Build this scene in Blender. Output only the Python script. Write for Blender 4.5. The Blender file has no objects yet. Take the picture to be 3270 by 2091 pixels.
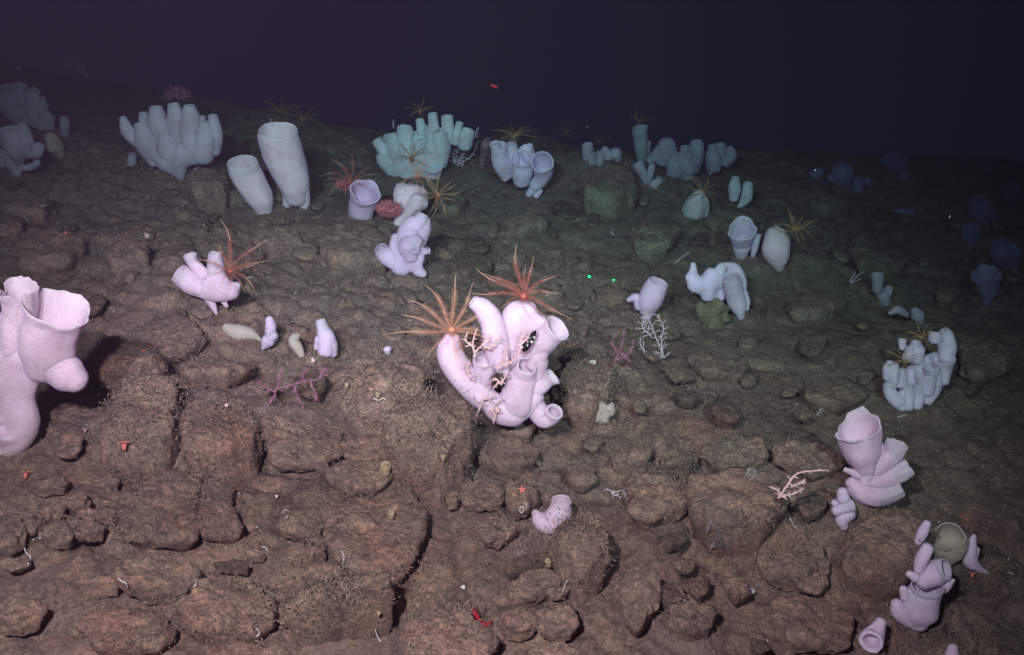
import bpy, math, random
import numpy as np
from mathutils import Vector

random.seed(7)
RNG = np.random.default_rng(11)
SC = bpy.context.scene
COL = SC.collection
PI = math.pi

# ------------------------------------------------------------------ camera, water, lamps, exposure
W0, H0, FPX = 3270.0, 2091.0, 2831.0
PITCH = math.radians(25)
CAM = np.array([0.0, 0.0, 1.2])
FWD = np.array([0, math.cos(PITCH), -math.sin(PITCH)])
RGT = np.array([1.0, 0, 0])
UPV = np.array([0, math.sin(PITCH), math.cos(PITCH)])
cd = bpy.data.cameras.new('camera')
cam = bpy.data.objects.new('camera', cd)
COL.objects.link(cam)
cam.location = CAM
cam.rotation_euler = (PI / 2 - PITCH, 0, 0)
cd.sensor_width = 36
cd.lens = 36 * FPX / W0
cd.clip_start = 0.02
cd.clip_end = 200
SC.camera = cam

world = bpy.data.worlds.new('World')
SC.world = world
world.use_nodes = True
bg = world.node_tree.nodes['Background']
bg.inputs[0].default_value = (0.030, 0.018, 0.028, 1)      # dim ambient fill added to lift the shadows; also the dark water backdrop
bg.inputs[1].default_value = 1.0


def lamp(name, loc, target, power, color, size, blend, radius=0.04):
    l = bpy.data.lights.new(name, 'SPOT')
    l.energy = power
    l.color = color
    l.spot_size = math.radians(size)
    l.spot_blend = blend
    l.shadow_soft_size = radius
    o = bpy.data.objects.new(name, l)
    COL.objects.link(o)
    o.location = loc
    d = Vector(target) - Vector(loc)
    o.rotation_euler = d.to_track_quat('-Z', 'Y').to_euler()
    return o


# the vehicle's two lamps above and beside the camera, then an added fill
lamp('vehicle_or_fill_lamp', (-0.62, -0.1, 1.80), (-0.45, 5.0, -0.05), 570, (1.0, 0.78, 0.89), 56, 1.0)
lamp('vehicle_or_fill_lamp', (0.55, -0.2, 1.75), (0.3, 4.3, 0.0), 290, (0.82, 0.87, 0.88), 60, 1.0)
lamp('vehicle_or_fill_lamp', (-0.3, 0.0, 1.6), (-0.3, 1.8, 0.0), 245, (1.0, 0.81, 0.86), 92, 1.0)  # fill added near the camera to brighten the foreground and soften shadows

SC.view_settings.view_transform = 'Standard'
SC.view_settings.look = 'None'
SC.view_settings.gamma = 1
SC.view_settings.use_curve_mapping = False
SC.view_settings.exposure = 0
SC.render.engine = 'CYCLES'
cy = SC.cycles
cy.use_denoising = True
try:
    cy.denoiser = 'OPENIMAGEDENOISE'
except Exception:
    pass
cy.max_bounces = 4
cy.diffuse_bounces = 3
cy.glossy_bounces = 1
cy.volume_bounces = 0
cy.transmission_bounces = 1
cy.transparent_max_bounces = 4
cy.sample_clamp_indirect = 3
cy.caustics_reflective = False
cy.caustics_refractive = False

# ------------------------------------------------------------------ noise


def _h(ix, iy, iz, s):
    n = (ix.astype(np.int64) * 374761393 + iy.astype(np.int64) * 668265263 + iz.astype(np.int64) * 2147483647 + s * 144665)
    n = (n ^ (n >> 13)) * 1274126177
    n = n & 0xffffffff
    n = n ^ (n >> 16)
    return (n & 0xffffff) / float(0xffffff)


def vnoise(x, y, z=None, s=0):
    x = np.asarray(x, float)
    y = np.asarray(y, float)
    x0 = np.floor(x); y0 = np.floor(y)
    fx = x - x0; fy = y - y0
    fx = fx * fx * (3 - 2 * fx); fy = fy * fy * (3 - 2 * fy)
    zz = np.zeros_like(x0)
    def pl(zi):
        a = _h(x0, y0, zi, s); b = _h(x0 + 1, y0, zi, s)
        c = _h(x0, y0 + 1, zi, s); d = _h(x0 + 1, y0 + 1, zi, s)
        return (a * (1 - fx) + b * fx) * (1 - fy) + (c * (1 - fx) + d * fx) * fy
    if z is None:
        return pl(zz) * 2 - 1
    z = np.asarray(z, float)
    z0 = np.floor(z); fz = z - z0; fz = fz * fz * (3 - 2 * fz)
    return (pl(z0) * (1 - fz) + pl(z0 + 1) * fz) * 2 - 1


def fbm(x, y, z=None, o=4, s=0, g=0.5):
    a, t = 1.0, 0.0
    for i in range(o):
        f = 2.03 ** i
        t = t + a * vnoise(x * f + i * 17.3, y * f - i * 9.1, None if z is None else z * f + i * 5.7, s + i)
        a *= g
    return t


def voro(x, y, s=0):
    xi = np.floor(x); yi = np.floor(y)
    f1 = np.full(x.shape, 9.0); f2 = np.full(x.shape, 9.0)
    cx = np.zeros(x.shape); cyy = np.zeros(x.shape)
    z = np.zeros_like(xi)
    for dx in (-1, 0, 1):
        for dy in (-1, 0, 1):
            gx = xi + dx; gy = yi + dy
            px = gx + 0.1 + 0.8 * _h(gx, gy, z, s)
            py = gy + 0.1 + 0.8 * _h(gx, gy, z, s + 1)
            d = np.hypot(px - x, py - y)
            m = d < f1
            f2 = np.where(m, f1, np.minimum(f2, d))
            f1 = np.where(m, d, f1)
            cx = np.where(m, px, cx); cyy = np.where(m, py, cyy)
    r = _h(np.floor(cx * 997), np.floor(cyy * 991), z, s + 2)
    return f1, f2, cx, cyy, r


# ------------------------------------------------------------------ where a ray of the view meets the slope
KP, YH, SL = 3197.0, 0.0, 0.10
_nf = 1045.5 - YH
_nr = -SL * FPX
_nd = FPX
_nn = math.sqrt(_nf ** 2 + _nr ** 2 + _nd ** 2)
NPL = (_nf * FWD + _nr * RGT - _nd * UPV) / _nn
CPL = KP / _nn
# n.(P-CAM)=CPL


def zplane(x, y):
    return CAM[2] + (CPL - NPL[0] * x - NPL[1] * y) / NPL[2]


def ray(px, py):
    return FWD + (px - W0 / 2) / FPX * RGT - (py - H0 / 2) / FPX * UPV


def plane_pt(px, py, up=0.0):
    D = ray(px, py)
    t = (CPL + NPL[2] * up) / NPL.dot(D)
    return CAM + D * t


# mounds: view position, radius (m), height (m)
MOUNDS = [(1915, 590, 0.50, 0.20), (1220, 1290, 0.24, 0.10), (1900, 1230, 0.24, 0.05), (900, 470, 0.9, 0.12), (880, 420, .35, .10),
          (640, 590, 0.40, 0.10), (500, 1400, 0.28, 0.06), (720, 1390, 0.2, 0.06), (2330, 1480, 0.4, 0.08),
          (1080, 760, 0.35, 0.07), (150, 480, 0.6, 0.10), (2870, 1740, 0.35, 0.06), (2550, 860, 0.35, 0.08), (1600, 560, .5, .08),
          (620, 1000, 0.4, 0.05), (2900, 1150, .4, .06), (1680, 440, .3, .10), (2050, 1800, .3, .04)]
_MP = []
for mx, my, mr, mh in MOUNDS:
    p = plane_pt(mx, my)
    _MP.append((p[0], p[1], mr, mh))
EX = np.array([-12, -6, -4.0, -2.4, -1.6, -0.3, 0.7, 1.8, 3.0, 12])
EY = np.array([11, 9.5, 8.2, 7.5, 6.8, 6.9, 6.9, 7.4, 8.2, 10])


def hmacro(x, y):
    x = np.asarray(x, float); y = np.asarray(y, float)
    z = zplane(x, y)
    z = z + 0.035 * fbm(x * 0.9 + 3, y * 0.9, o=2, s=3)
    for mx, my, mr, mh in _MP:
        d = np.hypot(x - mx, y - my) / mr
        z = z + mh * np.exp(-d ** 2 * 1.6)
    e = np.interp(x, EX, EY)
    d = np.maximum(0, y - e)
    z = z - np.where(d < 1.5, 0.30 * d * d, 0.675 + 0.9 * (d - 1.5))
    return np.maximum(z, -9.0)


def hground(x, y):
    x = np.asarray(x, float); y = np.asarray(y, float)
    z = hmacro(x, y)
    wx = x + 0.05 * fbm(x * 4, y * 4, o=2, s=31)
    wy = y + 0.05 * fbm(x * 4 + 9, y * 4, o=2, s=37)
    f1, f2, cx, cyy, r = voro(wx * 3.1, wy * 3.1, 5)
    edge = np.clip((f2 - f1) / 0.09, 0, 1)
    edge = edge * edge * (3 - 2 * edge)
    tilt = (_h(np.floor(cx * 313), np.floor(cyy * 317), np.zeros_like(cx), 8) - .5) * (wx * 3.1 - cx) + (_h(np.floor(cx * 331), np.floor(cyy * 337), np.zeros_like(cx), 9) - .2) * (wy * 3.1 - cyy)
    calm = np.interp(y, [2.0, 3.2], [.30, .9])
    z = z + calm * edge * (0.006 + 0.026 * r + 0.05 * tilt)
    f1, f2, cx, cyy, r2 = voro(wx * 8.5 + 4, wy * 8.5, 15)
    e2 = np.clip((f2 - f1) / 0.22, 0, 1)
    m = np.clip(0.5 + fbm(x * 1.3, y * 1.3, o=2, s=77), 0, 1)
    z = z + calm * e2 * (0.004 + 0.024 * r2) * (0.35 + m) - 0.02 * f1 * m * .5
    z = z + 0.012 * fbm(x * 9, y * 9, o=3, s=50)
    lump = fbm(x * 38, y * 38, o=3, s=60, g=.6)
    z = z + 0.0065 * lump * (0.6 + 0.8 * m)
    return z - 0.022


def ground_t(px, py, fn=hmacro):
    D = ray(px, py)
    ts = np.linspace(1.0, 14.0, 900)
    P = CAM[None] + ts[:, None] * D[None]
    below = P[:, 2] < fn(P[:, 0], P[:, 1])
    if not below.any():
        return float(CPL / max(NPL.dot(D), 0.08))
    i = int(np.argmax(below))
    return float(ts[i] - 0.5 * (ts[1] - ts[0]))


def at(px, py, fn=hmacro):
    D = ray(px, py)
    return CAM + D * ground_t(px, py, fn)


# ------------------------------------------------------------------ materials
def mat(name):
    m = bpy.data.materials.new(name)
    m.use_nodes = True
    nt = m.node_tree
    b = nt.nodes['Principled BSDF']
    return m, nt, b


def nd(nt, kind, **kw):
    n = nt.nodes.new(kind)
    for k, v in kw.items():
        if k in n.inputs:
            n.inputs[k].default_value = v
        else:
            setattr(n, k, v)
    return n


def ramp(nt, fac, stops):
    r = nt.nodes.new('ShaderNodeValToRGB')
    el = r.color_ramp.elements
    el[0].position, el[0].color = stops[0][0], (*stops[0][1], 1)
    el[1].position, el[1].color = stops[-1][0], (*stops[-1][1], 1)
    for p, c in stops[1:-1]:
        e = el.new(p)
        e.color = (*c, 1)
    nt.links.new(fac, r.inputs[0])
    return r


def seabed_material(name, tone=1.0, warm=0.0, sand=True, scale=1.0):
    m, nt, b = mat(name)
    tc = nt.nodes.new('ShaderNodeTexCoord')
    geo = nt.nodes.new('ShaderNodeNewGeometry')
    L = nt.links.new
    n1 = nd(nt, 'ShaderNodeTexNoise', Scale=2.6 * scale, Detail=5.0, Roughness=0.6)
    n2 = nd(nt, 'ShaderNodeTexNoise', Scale=14.0 * scale, Detail=6.0, Roughness=0.68)
    n3 = nd(nt, 'ShaderNodeTexNoise', Scale=95.0, Detail=4.0, Roughness=0.7)
    for n in (n1, n2, n3):
        L(geo.outputs['Position'], n.inputs['Vector'])
    k = tone
    r1 = ramp(nt, n1.outputs[0], [(0.30, (.120 * k, .094 * k, .082 * k)), (0.45, (.140 * k, .112 * k, .098 * k)), (0.55, (.165 * k, .128 * k, .112 * k)), (0.70, (.158 * k, .114 * k, .104 * k))])
    r2 = ramp(nt, n2.outputs[0], [(0.28, (.50, .46, .45)), (0.48, (.92, .9, .88)), (0.62, (1.15, 1.1, 1.0)), (0.78, (1.6, 1.35, 1.15))])
    mul = nd(nt, 'ShaderNodeMix', data_type='RGBA', blend_type='MULTIPLY')
    mul.inputs[0].default_value = 1
    L(r1.outputs[0], mul.inputs[6]); L(r2.outputs[0], mul.inputs[7])
    r3 = ramp(nt, n3.outputs[0], [(0.30, (.62, .60, .58)), (0.5, (1, 1, 1)), (0.72, (1.75, 1.6, 1.5))])
    mul2 = nd(nt, 'ShaderNodeMix', data_type='RGBA', blend_type='MULTIPLY')
    mul2.inputs[0].default_value = 0.85
    L(mul.outputs[2], mul2.inputs[6]); L(r3.outputs[0], mul2.inputs[7])
    n6 = nd(nt, 'ShaderNodeTexNoise', Scale=240.0, Detail=3.0, Roughness=0.75)
    L(geo.outputs['Position'], n6.inputs['Vector'])
    r6 = ramp(nt, n6.outputs[0], [(0.32, (.48, .45, .45)), (0.46, (.95, .95, .95)), (0.60, (1.1, 1.08, 1.05)), (0.74, (2.3, 2.1, 2.0))])
    mul3 = nd(nt, 'ShaderNodeMix', data_type='RGBA', blend_type='MULTIPLY')
    mul3.inputs[0].default_value = 0.9
    L(mul2.outputs[2], mul3.inputs[6]); L(r6.outputs[0], mul3.inputs[7])
    out = mul3.outputs[2]
    # pale shelly sand in patches
    if sand:
        n4 = nd(nt, 'ShaderNodeTexNoise', Scale=4.6, Detail=4.0, Roughness=0.55)
        mp = nd(nt, 'ShaderNodeMapping')
        mp.inputs['Location'].default_value = (3.1, 7.7, 0)
        L(geo.outputs['Position'], mp.inputs[0]); L(mp.outputs[0], n4.inputs['Vector'])
        r4 = ramp(nt, n4.outputs[0], [(0.555, (0, 0, 0)), (0.60, (.8, .8, .8))])
        mx = nd(nt, 'ShaderNodeMix', data_type='RGBA')
        L(r4.outputs[0], mx.inputs[0]); L(out, mx.inputs[6])
        mx.inputs[7].default_value = (.33, .25, .22, 1)
        out = mx.outputs[2]
    # reddish and mossy tints
    n5 = nd(nt, 'ShaderNodeTexNoise', Scale=5.5, Detail=4.0, Roughness=0.65)
    mp5 = nd(nt, 'ShaderNodeMapping')
    mp5.inputs['Location'].default_value = (-4, 2.2, 1)
    L(geo.outputs['Position'], mp5.inputs[0]); L(mp5.outputs[0], n5.inputs['Vector'])
    r5 = ramp(nt, n5.outputs[0], [(0.30, (.97, .97, .92)), (0.5, (1.05, .98, .98)), (0.70, (1.22, .94, .93))])
    mu5 = nd(nt, 'ShaderNodeMix', data_type='RGBA', blend_type='MULTIPLY')
    mu5.inputs[0].default_value = 1
    L(out, mu5.inputs[6]); L(r5.outputs[0], mu5.inputs[7])
    # green cast of the water painted into the ground, stronger further back and right
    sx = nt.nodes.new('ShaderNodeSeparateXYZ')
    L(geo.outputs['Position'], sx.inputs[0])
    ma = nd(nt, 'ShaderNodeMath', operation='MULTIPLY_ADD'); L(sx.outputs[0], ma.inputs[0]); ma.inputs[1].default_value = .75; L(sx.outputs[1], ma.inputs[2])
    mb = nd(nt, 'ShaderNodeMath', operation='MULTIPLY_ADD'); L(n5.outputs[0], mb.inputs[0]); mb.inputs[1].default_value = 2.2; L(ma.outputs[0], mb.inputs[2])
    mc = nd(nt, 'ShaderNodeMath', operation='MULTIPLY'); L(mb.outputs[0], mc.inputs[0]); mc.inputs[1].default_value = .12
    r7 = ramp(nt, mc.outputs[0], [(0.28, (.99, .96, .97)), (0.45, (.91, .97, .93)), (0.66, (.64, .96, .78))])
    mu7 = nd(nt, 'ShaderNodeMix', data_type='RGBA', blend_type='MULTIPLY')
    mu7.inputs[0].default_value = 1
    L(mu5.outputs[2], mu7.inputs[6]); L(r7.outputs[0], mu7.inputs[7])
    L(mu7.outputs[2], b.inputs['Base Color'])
    b.inputs['Roughness'].default_value = 0.95
    b.inputs['Specular IOR Level'].default_value = 0.172
    # fine relief
    nb = nd(nt, 'ShaderNodeTexNoise', Scale=75.0, Detail=7.0, Roughness=0.75)
    L(geo.outputs['Position'], nb.inputs['Vector'])
    vb = nd(nt, 'ShaderNodeTexVoronoi', Scale=110.0)
    L(geo.outputs['Position'], vb.inputs['Vector'])
    bp1 = nd(nt, 'ShaderNodeBump', Strength=1.0, Distance=0.016)
    bp2 = nd(nt, 'ShaderNodeBump', Strength=0.5, Distance=0.004)
    L(nb.outputs[0], bp1.inputs['Height']); L(vb.outputs['Distance'], bp2.inputs['Height'])
    L(bp1.outputs[0], bp2.inputs['Normal']); L(bp2.outputs[0], b.inputs['Normal'])
    return m


def sponge_material(name, col, sheen=(.62, .45, 1.0), pores=0.0, pscale=150, mottle=0.15):
    m, nt, b = mat(name)
    L = nt.links.new
    tc = nt.nodes.new('ShaderNodeNewGeometry')
    n = nd(nt, 'ShaderNodeTexNoise', Scale=9.0, Detail=4.0, Roughness=0.6)
    L(tc.outputs['Position'], n.inputs['Vector'])
    c = np.array(col)
    lo = tuple(c * (1 - mottle * 1.5) * np.array([1.0, .97, .95])); hi = tuple(np.minimum(1, c * (1 + mottle * .4)))
    r = ramp(nt, n.outputs[0], [(0.3, lo), (0.55, tuple(c)), (0.75, hi)])
    out = r.outputs[0]
    v = nd(nt, 'ShaderNodeTexVoronoi', Scale=float(pscale))
    L(tc.outputs['Position'], v.inputs['Vector'])
    if pores > 0:
        rp = ramp(nt, v.outputs['Distance'], [(0.12, (1 - pores,) * 3), (0.34, (1, 1, 1))])
        mx = nd(nt, 'ShaderNodeMix', data_type='RGBA', blend_type='MULTIPLY')
        n9 = nd(nt, 'ShaderNodeTexNoise', Scale=7.0, Detail=2.0)
        L(tc.outputs['Position'], n9.inputs['Vector'])
        rr = ramp(nt, n9.outputs[0], [(0.40, (0.15,) * 3), (0.60, (1, 1, 1))])
        L(rr.outputs[0], mx.inputs[0])
        L(out, mx.inputs[6]); L(rp.outputs[0], mx.inputs[7])
        out = mx.outputs[2]
    # light dusting of silt and small stains
    nd1 = nd(nt, 'ShaderNodeTexNoise', Scale=5.0, Detail=6.0, Roughness=0.7)
    mpd = nd(nt, 'ShaderNodeMapping'); mpd.inputs['Location'].default_value = (9.1, 2.2, 4.4)
    L(tc.outputs['Position'], mpd.inputs[0]); L(mpd.outputs[0], nd1.inputs['Vector'])
    rd = ramp(nt, nd1.outputs[0], [(0.54, (0, 0, 0)), (0.72, (.38, .38, .38))])
    md = nd(nt, 'ShaderNodeMix', data_type='RGBA')
    L(rd.outputs[0], md.inputs[0]); L(out, md.inputs[6]); md.inputs[7].default_value = (.36, .27, .24, 1)
    nf = nd(nt, 'ShaderNodeTexNoise', Scale=170.0, Detail=3.0, Roughness=0.7)
    L(tc.outputs['Position'], nf.inputs['Vector'])
    rf = ramp(nt, nf.outputs[0], [(0.34, (.86, .84, .86)), (0.5, (1, 1, 1))])
    mf = nd(nt, 'ShaderNodeMix', data_type='RGBA', blend_type='MULTIPLY'); mf.inputs[0].default_value = .8
    L(md.outputs[2], mf.inputs[6]); L(rf.outputs[0], mf.inputs[7])
    out = mf.outputs[2]
    L(out, b.inputs['Base Color'])
    b.inputs['Roughness'].default_value = 0.7
    b.inputs['Specular IOR Level'].default_value = 0.172
    b.inputs['Sheen Weight'].default_value = 0.35
    b.inputs['Sheen Roughness'].default_value = 0.35
    b.inputs['Sheen Tint'].default_value = (*sheen, 1)
    b.inputs['Subsurface Weight'].default_value = 0.6
    b.inputs['Subsurface Radius'].default_value = (1.0, .7, .9)
    b.inputs['Subsurface Scale'].default_value = 0.022
    bp = nd(nt, 'ShaderNodeBump', Strength=0.22, Distance=0.003)
    n2 = nd(nt, 'ShaderNodeTexNoise', Scale=55.0, Detail=4.0, Roughness=0.6)
    L(tc.outputs['Position'], n2.inputs['Vector'])
    ad = nd(nt, 'ShaderNodeMath', operation='ADD')
    L(n2.outputs[0], ad.inputs[0])
    if pores > 0:
        L(v.outputs['Distance'], ad.inputs[1])
    L(ad.outputs[0], bp.inputs['Height'])
    L(bp.outputs[0], b.inputs['Normal'])
    return m


def plain(name, col, rough=0.7, var=0.25, scale=60, emit=None, sub=0.0):
    m, nt, b = mat(name)
    g = nt.nodes.new('ShaderNodeNewGeometry')
    n = nd(nt, 'ShaderNodeTexNoise', Scale=float(scale), Detail=3.0)
    nt.links.new(g.outputs['Position'], n.inputs['Vector'])
    c = np.array(col)
    r = ramp(nt, n.outputs[0], [(0.3, tuple(c * (1 - var))), (0.7, tuple(np.minimum(1, c * (1 + var))))])
    nt.links.new(r.outputs[0], b.inputs['Base Color'])
    b.inputs['Roughness'].default_value = rough
    b.inputs['Specular IOR Level'].default_value = 0.2
    if emit:
        b.inputs['Emission Color'].default_value = (*emit[0], 1)
        b.inputs['Emission Strength'].default_value = emit[1]
    if sub:
        b.inputs['Subsurface Weight'].default_value = sub
        b.inputs['Subsurface Scale'].default_value = 0.01
    return m


M = {}
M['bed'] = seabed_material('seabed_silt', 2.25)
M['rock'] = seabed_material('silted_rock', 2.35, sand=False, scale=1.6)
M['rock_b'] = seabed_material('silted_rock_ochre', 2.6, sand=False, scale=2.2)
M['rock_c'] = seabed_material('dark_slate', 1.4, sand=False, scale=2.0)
M['pink'] = sponge_material('sponge_pink', (.76, .55, .68))
M['pinkp'] = sponge_material('sponge_pink_pored', (.72, .53, .63), pores=0.35, pscale=210)
M['pale'] = sponge_material('sponge_pale_pored', (.86, .73, .78), pores=0.3, pscale=190)
M['lilac'] = sponge_material('sponge_lilac', (.72, .56, .74))
M['lav'] = sponge_material('sponge_lavender', (.74, .68, .84))
M['cyan'] = sponge_material('sponge_cyan', (.66, .76, .77), sheen=(.5, .5, 1))
M['teal'] = sponge_material('sponge_teal', (.48, .53, .51), sheen=(.4, .5, .8))
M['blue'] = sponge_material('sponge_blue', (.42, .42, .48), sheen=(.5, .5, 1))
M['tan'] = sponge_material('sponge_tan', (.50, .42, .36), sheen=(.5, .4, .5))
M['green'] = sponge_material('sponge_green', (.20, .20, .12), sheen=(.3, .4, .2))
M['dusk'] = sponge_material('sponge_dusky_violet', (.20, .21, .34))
M['grey'] = sponge_material('sponge_grey', (.52, .48, .54))
M['orange'] = plain('feather_star_orange', (.60, .25, .15))
M['red'] = plain('feather_star_red', (.42, .11, .085))
M['olive'] = plain('feather_star_olive', (.40, .27, .12))
M['amber'] = plain('feather_star_amber', (.52, .27, .13))
M['palearm'] = plain('arm_tip_pale', (.66, .50, .36))
M['coral'] = plain('coral_white', (.62, .52, .54), var=.15)
M['coralp'] = plain('coral_pink', (.72, .46, .45), var=.15)
M['coralm'] = plain('coral_magenta', (.36, .15, .21), var=.3)
M['softred'] = plain('soft_coral_red', (.72, .26, .27), var=.25)
M['white'] = plain('shell_white', (.80, .74, .70), var=.12)
M['anem'] = plain('anemone_coral_red', (.80, .22, .18), var=.2)
M['shrimp'] = plain('shrimp_red', (.40, .02, .035), rough=.35, var=.2)
M['brown'] = plain('detritus_brown', (.16, .10, .07), var=.4)
M['black'] = plain('gap_black', (.008, .007, .008), rough=.4)  # painted shade of the gap in the central cluster
M['laser'] = plain('laser_green', (.0, .5, .15), emit=((0.0, 1.0, 0.28), 3.0))
M['turf'] = plain('hydroid_turf', (.27, .20, .16), var=.5, scale=14)
M['turfd'] = plain('hydroid_turf_dark', (.12, .09, .075), var=.5, scale=14)
M['ochre'] = plain('small_sponge_ochre', (.36, .26, .17), var=.2)
M['dead'] = plain('dead_sponge', (.20, .16, .16), var=.4, scale=30)


# ------------------------------------------------------------------ mesh helpers
def mesh_obj(name, V, F, m, parent=None, smooth=True):
    me = bpy.data.meshes.new(name)
    if isinstance(F, np.ndarray):
        nf, k = F.shape
        me.vertices.add(len(V))
        me.vertices.foreach_set('co', np.asarray(V, np.float32).ravel())
        me.loops.add(nf * k)
        me.loops.foreach_set('vertex_index', F.astype(np.int32).ravel())
        me.polygons.add(nf)
        me.polygons.foreach_set('loop_start', np.arange(0, nf * k, k, dtype=np.int32))
        me.update(calc_edges=True)
    else:
        me.from_pydata([tuple(v) for v in V], [], F)
        me.update()
    if smooth:
        me.polygons.foreach_set('use_smooth', np.ones(len(me.polygons), bool))
    me.materials.append(m)
    o = bpy.data.objects.new(name, me)
    COL.objects.link(o)
    if parent is not None:
        o.parent = parent
        o.matrix_parent_inverse = parent.matrix_basis.inverted()
    return o


def empty(name, loc):
    o = bpy.data.objects.new(name, None)
    o.empty_display_size = 0.05
    o.location = loc
    COL.objects.link(o)
    return o


def tag(o, label, cat, group=None):
    o['label'] = label
    o['category'] = cat
    if group:
        o['group'] = group
    return o


def cat_merge(parts):
    Vs, Fs, n = [], [], 0
    for V, F in parts:
        Vs.append(V); Fs.append(F + n); n += len(V)
    return np.concatenate(Vs), np.concatenate(Fs)


def catmull(P, n):
    P = np.asarray(P, float)
    if len(P) == 2:
        s = np.linspace(0, 1, n)[:, None]
        return P[0] * (1 - s) + P[1] * s
    Q = np.vstack([2 * P[0] - P[1], P, 2 * P[-1] - P[-2]])
    out = []
    m = len(P) - 1
    for u in np.linspace(0, m, n):
        i = min(int(u), m - 1)
        t = u - i
        a, b, c, d = Q[i], Q[i + 1], Q[i + 2], Q[i + 3]
        out.append(0.5 * ((2 * b) + (-a + c) * t + (2 * a - 5 * b + 4 * c - d) * t * t + (-a + 3 * b - 3 * c + d) * t ** 3))
    return np.array(out)


def frames(C):
    T = np.gradient(C, axis=0)
    T /= np.linalg.norm(T, axis=1)[:, None] + 1e-9
    a = np.array([1.0, 0, 0]) if abs(T[0][0]) < 0.8 else np.array([0, 1.0, 0])
    N = []
    n = a - T[0] * a.dot(T[0])
    n /= np.linalg.norm(n)
    for t in T:
        n = n - t * n.dot(t)
        n /= np.linalg.norm(n) + 1e-9
        N.append(n)
    N = np.array(N)
    return T, N, np.cross(T, N)


def sweep(C, R, ns, close0=True, close1=True):
    """quads (as triangles) of a tube through centres C, radii R, either a value or one per side"""
    T, N, B = frames(C)
    a = np.linspace(0, 2 * PI, ns, endpoint=False)
    n = len(C)
    V = (C[:, None] + R[..., None] * (np.cos(a)[None, :, None] * N[:, None] + np.sin(a)[None, :, None] * B[:, None])).reshape(-1, 3)
    i = np.arange(n - 1)[:, None] * ns
    j = np.arange(ns)[None]
    j2 = (j + 1) % ns
    A, Bq, Cq, D = (i + j).ravel(), (i + j2).ravel(), (i + ns + j2).ravel(), (i + ns + j).ravel()
    F = np.vstack([np.stack([A, Bq, Cq], 1), np.stack([A, Cq, D], 1)])
    extra = []
    if close0:
        V = np.vstack([V, C[0]]); k = len(V) - 1
        extra.append(np.stack([np.arange(ns), np.full(ns, k), (np.arange(ns) + 1) % ns], 1)[:, [0, 1, 2]])
    if close1:
        V = np.vstack([V, C[-1]]); k = len(V) - 1
        b0 = (n - 1) * ns
        extra.append(np.stack([b0 + np.arange(ns), b0 + (np.arange(ns) + 1) % ns, np.full(ns, k)], 1))
    if extra:
        F = np.vstack([F] + extra)
    return V, F


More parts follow.
